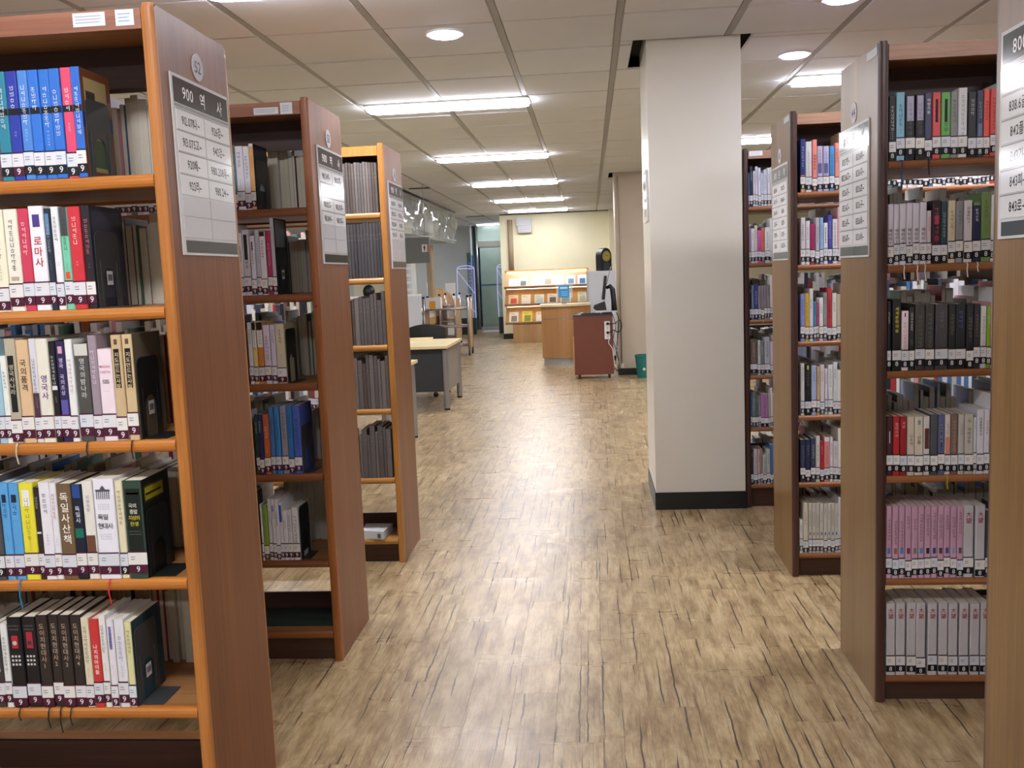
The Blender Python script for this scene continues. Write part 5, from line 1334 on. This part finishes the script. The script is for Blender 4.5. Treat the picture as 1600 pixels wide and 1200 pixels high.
for (ti, x0, x1, hh, c, ac, lab) in rackmag:
    z, h = tiers[ti]; sl = (h-.02)/.319
    def P_(a, u, o): return (x0+(x1-x0)*u, 19.672+a/math.hypot(1, sl)-o, z+.016+a*sl/math.hypot(1, sl))
    mb = MB(); 
    L = hh*1.32
    A, B_, C_, D_ = P_(0, 0, .006), P_(0, 1, .006), P_(L, 1, .006), P_(L, 0, .006)
    A2, B2, C2, D2 = P_(0, 0, .0), P_(0, 1, .0), P_(L, 1, .0), P_(L, 0, .0)
    cc = lin(c)
    mb.quad(A, B_, C_, D_, cc); mb.quad(D_, C_, C2, D2, cc); mb.quad(A2, B2, B_, A, cc); mb.quad(A, D_, D2, A2, cc); mb.quad(B2, C2, C_, B_, cc); mb.quad(A2, D2, C2, B2, cc)
    o = build(mb, 'magazine', 'book', None, (x0, 19.67, z)); tag(o, lab, 'magazine', 'magazines on the display rack')
    mb = MB()
    if ac:
        mb.quad(P_(L*.06, .22, .0066), P_(L*.06, .85, .0066), P_(L*.62, .85, .0066), P_(L*.62, .22, .0066), lin(ac))
    for k in range(3): mb.quad(P_(L*(.72+.07*k), .12, .0066), P_(L*(.72+.07*k), .75-.15*k, .0066), P_(L*(.745+.07*k), .75-.15*k, .0066), P_(L*(.745+.07*k), .12, .0066), lin('a8a498'))
    build(mb, 'cover_print', 'ink', o)

# curved counter
t = empty('curved_counter', (-.42, 15.2, 0), 'small curved beech reception counter in front of the magazine rack', 'counter')
def arcprof(x0, x1, yf, yb, bow, n=14):
    p = [(x0+(x1-x0)*k/n, yf+bow*(1-sin(pi*(.12+.76*k/n)))/(1-sin(pi*.12))) for k in range(n+1)]
    return p+[(x1, yb), (x0, yb)]
pf = arcprof(-.77, .0, 14.62, 15.2, .16)
for nm, mt, z0, z1, ins in (('plinth', 'plinth', 0.0, .105, .02), ('lower_front', 'counter', .106, .706, 0), ('silver_groove', 'plinth', .707, .717, .004), ('upper_front', 'counter', .718, .905, 0)):
    mb = MB(); mb.prism([(a+(ins if a < -.4 else -ins), b+ins) for a, b in pf], lambda a, b, z: (a, b, z), z0, z1); build(mb, nm, mt, t)
mb = MB(); mb.prism([(a*1.02-.005, b-.02) for a, b in pf], lambda a, b, z: (a, b, z), .906, .94); build(mb, 'counter_top', 'maple', t)
t = empty('acrylic_sign', (-.41, 14.9, .94), 'small blue notice in a clear acrylic stand on the curved counter', 'sign')
boxo('clear_plate', 'acrylic', t, -.53, -.275, 14.905, 14.911, 1.03, 1.25)
mb = MB(); mb.box(-.495, -.325, 14.899, 14.9045, 1.035, 1.225, lin('3484b4')); 
mb.box(-.47, -.35, 14.8975, 14.899, 1.17, 1.20, lin('a8d0e4'))
for k in range(3): mb.box(-.45, -.35, 14.898, 14.899, 1.065+.028*k, 1.075+.028*k, lin('7cb4d4'))
build(mb, 'blue_notice', 'book', t)
boxo('stand_block', 'grey_side', t, -.45, -.37, 14.88, 14.93, .9405, 1.0295)

# dark red cabinet on casters with its equipment
t = empty('cabinet', (.03, 13.2, 0), 'dark red brown rolling cabinet in front of the far pillar', 'cabinet')
cx0, cx1, cy0, cy1 = -.235, .285, 13.26, 13.86
CX1 = .285
boxo('cabinet_body', 'mahogany', t, cx0, CX1, 13.0-.35, 12.95, .055, .835)
boxo('cabinet_top', 'charcoal', t, cx0-.004, CX1+.003, 12.645, 12.955, .8355, .855)
boxo('side_rail', 'beech', t, cx0-.012, cx0-.0005, 12.66, 12.94, .06, .55)
for x in (cx0+.06, CX1-.06):
    for y in (12.70, 12.90):
        mb = MB(); mb.tube([(x-.015, y, .026), (x+.015, y, .026)], .026, 12); mb.tube([(x, y, .03), (x, y, .0545)], .01, 8); build(mb, 'caster', 'rubber', t)
cabY = 12.648
def c_at(u, v, d=0.0):
    p = atY(u, v, cabY-d); return p
t = empty('power_strip', (.2, cabY, .6), 'white power strip with plugs fixed to the dark red cabinet', 'power strip')
a = c_at(944, 502); b = c_at(953.5, 529.5)
mb = MB(); rbox(mb, a[0], b[0], cabY-.028, cabY-.0005, b[2], a[2], .008, 'xz', lin('dcdcd8')); build(mb, 'strip_body', 'book', t)
for k in range(4):
    z = a[2]-.03-(a[2]-b[2]-.06)*k/3
    mb = MB(); mb.disc(((a[0]+b[0])/2+.005, cabY-.0286, z), (1, 0, 0), (0, 0, 1), .015, 14, lin('b8b8b4')); build(mb, 'socket', 'ink', t)
for k in (0, 2):
    z = a[2]-.03-(a[2]-b[2]-.06)*k/3
    tubeo('plug', 'black', t, [((a[0]+b[0])/2+.005, cabY-.029, z), ((a[0]+b[0])/2+.005, cabY-.065, z)], .018, 12)
def cable(name, pts, r, mat, lab):
    P_ = [Vector(p) for p in pts]; out = []
    for i in range(len(P_)-1):
        p0 = P_[max(0, i-1)]; p1 = P_[i]; p2 = P_[i+1]; p3 = P_[min(len(P_)-1, i+2)]
        for k in range(5):
            s_ = k/5; out.append(0.5*((2*p1)+(-p0+p2)*s_+(2*p0-5*p1+4*p2-p3)*s_*s_+(-p0+3*p1-3*p2+p3)*s_**3))
    out.append(P_[-1])
    o = tubeo(name, mat, None, [tuple(q) for q in out], r, 6); return tag(o, lab, 'cable')
mx = (a[0]+b[0])/2
cable('cable', [(b[0]-.01, cabY-.015, b[2]+.001), c_at(951, 536, .02), c_at(957, 545, .02), c_at(959, 560, .02), c_at(962, 575, .01)], .005, 'white', 'white power cable hanging from the power strip')
q = lambda u, v, d=-.05: atY(u, v, cabY-d)
cable('cable', [(mx+.02, cabY-.05, a[2]-.03), q(961, 505, .03), q(969, 500, .02), q(971, 512, .0), q(966, 519, .0), q(959, 516, .02), (mx+.02, cabY-.052, a[2]-.03-(a[2]-b[2]-.06)*2/3)], .007, 'black', 'black cable looping beside the power strip')
cable('cable', [q(963, 488), q(967, 500), q(965, 525), q(964, 550), q(967, 565), q(966, 580), q(961, 574)], .007, 'black', 'black cable bundle hanging behind the cabinet')
cable('cable', [q(958, 488), q(960, 515), q(965, 540), q(960, 556), q(968, 566)], .005, 'white', 'pale thin cable beside the black cable bundle')
cable('cable', [q(957, 490), q(962, 510), q(958, 530), q(963, 550), q(960, 578)], .006, 'metal_dark', 'grey cable beside the black cable bundle')
mb = MB(); p = q(960, 559); mb.box(p[0]-.03, p[0]+.02, p[1]-.04, p[1], p[2]-.035, p[2]+.03, lin('18181a'))
tag(build(mb, 'power_adapter', 'book', None), 'black power adapter hanging among the cables', 'power adapter')
# monitor on its stand, seen from the side, with keyboard and hub
ym = 12.78
m_ = lambda u, v: atY(u, v, ym)
t = empty('computer_monitor', (.2, ym, .856), 'black monitor seen edge-on on the dark red cabinet', 'monitor')
a, b, c, d2 = m_(944, 431), m_(948, 431), m_(945, 468), m_(940.5, 468)
mb = MB(); mb.prism([(a[0], a[2]), (b[0], b[2]), (c[0], c[2]), (d2[0], d2[2])], lambda x, z, y: (x, y, z), ym-.12, ym+.28); build(mb, 'screen_case', 'black', t)
mb = MB(); w = .004; mb.prism([(a[0]-w, a[2]-.008), (a[0]-.0005, a[2]-.008), (d2[0]-.0005, d2[2]+.008), (d2[0]-w, d2[2]+.008)], lambda x, z, y: (x, y, z), ym-.11, ym+.27); build(mb, 'screen_glass', 'metal_dark', t)
e, f = m_(951, 448), m_(958, 484)
mb = MB(); mb.tube([m_(947, 450), m_(953, 447), m_(957, 452), m_(959, 470), m_(960, 485)], [.02, .03, .034, .034, .04], 8); build(mb, 'stand_arm', 'black', t, smooth=True)
z0 = .856
boxo('stand_foot', 'black', t, .14, .282, ym-.06, ym+.10, z0-.0005, z0+.02)
mb = MB(); g, h = m_(927, 479), m_(945, 470)
mb.prism([(g[0], g[2]-.02), (g[0]+.01, g[2]+.02), (h[0], h[2]), (h[0]+.02, g[2]-.05), (g[0]+.04, g[2]-.055)], lambda x, z, y: (x, y, z), ym-.10, ym-.02, lin('26282a')); 
o = build(mb, 'telephone', 'book', None); tag(o, 'black desk telephone propped on the cabinet before the monitor', 'telephone')
o = cable('antenna', [m_(946, 452), m_(950, 434), m_(954.5, 416)], .006, 'silver', 'thin silver antenna rising above the monitor'); o['category'] = 'antenna'
mb = MB(); rbox(mb, -.13, .13, 12.66, 12.76, z0, z0+.022, .01, 'xy', lin('303236')); tag(build(mb, 'keyboard', 'book', None), 'dark keyboard lying on the cabinet top', 'keyboard')
mb = MB(); mb.box(.06, .16, 12.655, 12.659+.0, z0+.024, z0+.05, lin('c8c8c8')); mb.box(.06, .16, 12.66, 12.72, z0+.0225, z0+.05, lin('c8c8c8')); tag(build(mb, 'network_hub', 'book', None), 'small pale grey box in front of the monitor', 'box')
mb = MB(); mb.prism([(-.19, z0), (-.15, z0+.022), (-.12, z0+.03), (-.08, z0+.018), (-.07, z0)], lambda x, z, y: (x, y, z), 12.70, 12.76+.0, lin('c0c0c0'))
tag(build(mb, 'computer_mouse', 'book', None), 'pale grey mouse at the left end of the cabinet top', 'mouse')
# locker behind with the mantel clock on it
t = empty('white_locker', (.18, 15.8, 0), 'white locker behind the cabinet carrying the clock', 'locker')
boxo('locker_body', 'greywhite', t, -.025, .42, 15.5, 16.0, 0, 1.425); boxo('locker_edge', 'plinth', t, -.055, -.0255, 15.49, 15.52, .80, 1.425)
t = empty('mantel_clock', (.24, 15.75, 1.425), 'black arched mantel clock with a gold dial on the white locker', 'clock')
pts = [(.105, 1.4255), (.385, 1.4255)]
pts = [(.105, 1.4255), (.30, 1.4255)]+[(.2025+.0975*cos(pi*k/12), 1.66+.135*sin(pi*k/12)) for k in range(13)]
mb = MB()
def rotc(x, y):  # turn the clock a little towards the aisle
    a_ = radians(28); dx, dy = x-.2025, y-15.75
    return (.235+dx*cos(a_)-dy*sin(a_), 15.75+dx*sin(a_)+dy*cos(a_))
mb.prism([(x_, z_) for x_, z_ in pts[:1]+pts[1:]], lambda x, z, y: (*rotc(x, y), z), 15.66, 15.84); build(mb, 'clock_case', 'black', t)
mb = MB(); n = 24
mb.prism([(.2025+.072*cos(2*pi*k/n), 1.66+.085*sin(2*pi*k/n)) for k in range(n)], lambda x, z, y: (*rotc(x, y), z), 15.648, 15.6595); dl = build(mb, 'dial', 'brass', t)
mb = MB()
for k in range(12):
    a_ = 2*pi*k/12; x = .2025+.058*sin(a_); z = 1.66+.070*cos(a_)
    pp = [(*rotc(x+dx, 15.646), z+dz) for dx, dz in ((-.004, -.008), (.004, -.008), (.004, .008), (-.004, .008))]
    mb.face(pp, lin('3c3010'))
for (dx, dz) in ((.030, .018), (-.036, .046)):
    L_ = math.hypot(dx, dz); nx, nz = -dz/L_*.003, dx/L_*.003
    mb.face([(*rotc(.2025+nx, 15.6455), 1.66+nz), (*rotc(.2025-nx, 15.6455), 1.66-nz), (*rotc(.2025+dx-nx, 15.6455), 1.66+dz-nz), (*rotc(.2025+dx+nx, 15.6455), 1.66+dz+nz)], lin('18140c'))
build(mb, 'hands', 'ink', dl)
mb = MB(); mb.prism([(.15, 1.44), (.255, 1.44), (.255, 1.555), (.15, 1.555)], lambda x, z, y: (*rotc(x, y), z), 15.654, 15.6595); build(mb, 'pendulum_window', 'charcoal', t)
# waste bin
bx, by = .70, 12.66
t = empty('waste_bin', (bx, by, 0), 'teal green plastic waste bin beside the far pillar', 'waste bin')
mb = MB(); n = 20
def ring(r, z): return [(bx+r*cos(2*pi*k/n), by+r*sin(2*pi*k/n), z) for k in range(n)]
rs = [(.105, .0), (.105, .002), (.132, .27), (.138, .285), (.138, .30), (.128, .30), (.100, .01)]
i = 0
for r, z in rs: mb.v += ring(r, z)
for a_ in range(len(rs)-1):
    for k in range(n): mb.f.append((a_*n+k, a_*n+(k+1) % n, (a_+1)*n+(k+1) % n, (a_+1)*n+k)); mb.c.append((1, 1, 1))
mb.f.append(tuple(range(n-1, -1, -1))); mb.c.append((1, 1, 1)); mb.f.append(tuple((len(rs)-1)*n+k for k in range(n))); mb.c.append((1, 1, 1))
build(mb, 'bin_body', 'green', t)
mb = MB(); mb.disc((bx-.02, by-.1275, .12), (1, 0, 0), (0, 0, 1), .02, 12, lin('c8d0b0')); build(mb, 'bin_sticker', 'ink', t)
# conduits on the far pillar
c1 = tubeo('conduit', 'pillar_far', None, [(.405, 12.985, .16), (.405, 12.985, 1.75), (.402, 12.985, 2.68)], .010, 8); tag(c1, 'thin cable conduit running up the far pillar', 'conduit')
o = boxo('wall_socket', 'white', None, .39, .43, 12.965, 12.994, .10, .16); tag(o, 'small socket box low on the far pillar', 'socket')
# floor mat in the lobby
tag(boxo('door_mat', 'greywhite', None, -2.75, -2.0, 23.6, 24.3, .0005, .008), 'pale mat on the floor before the glass door', 'mat')
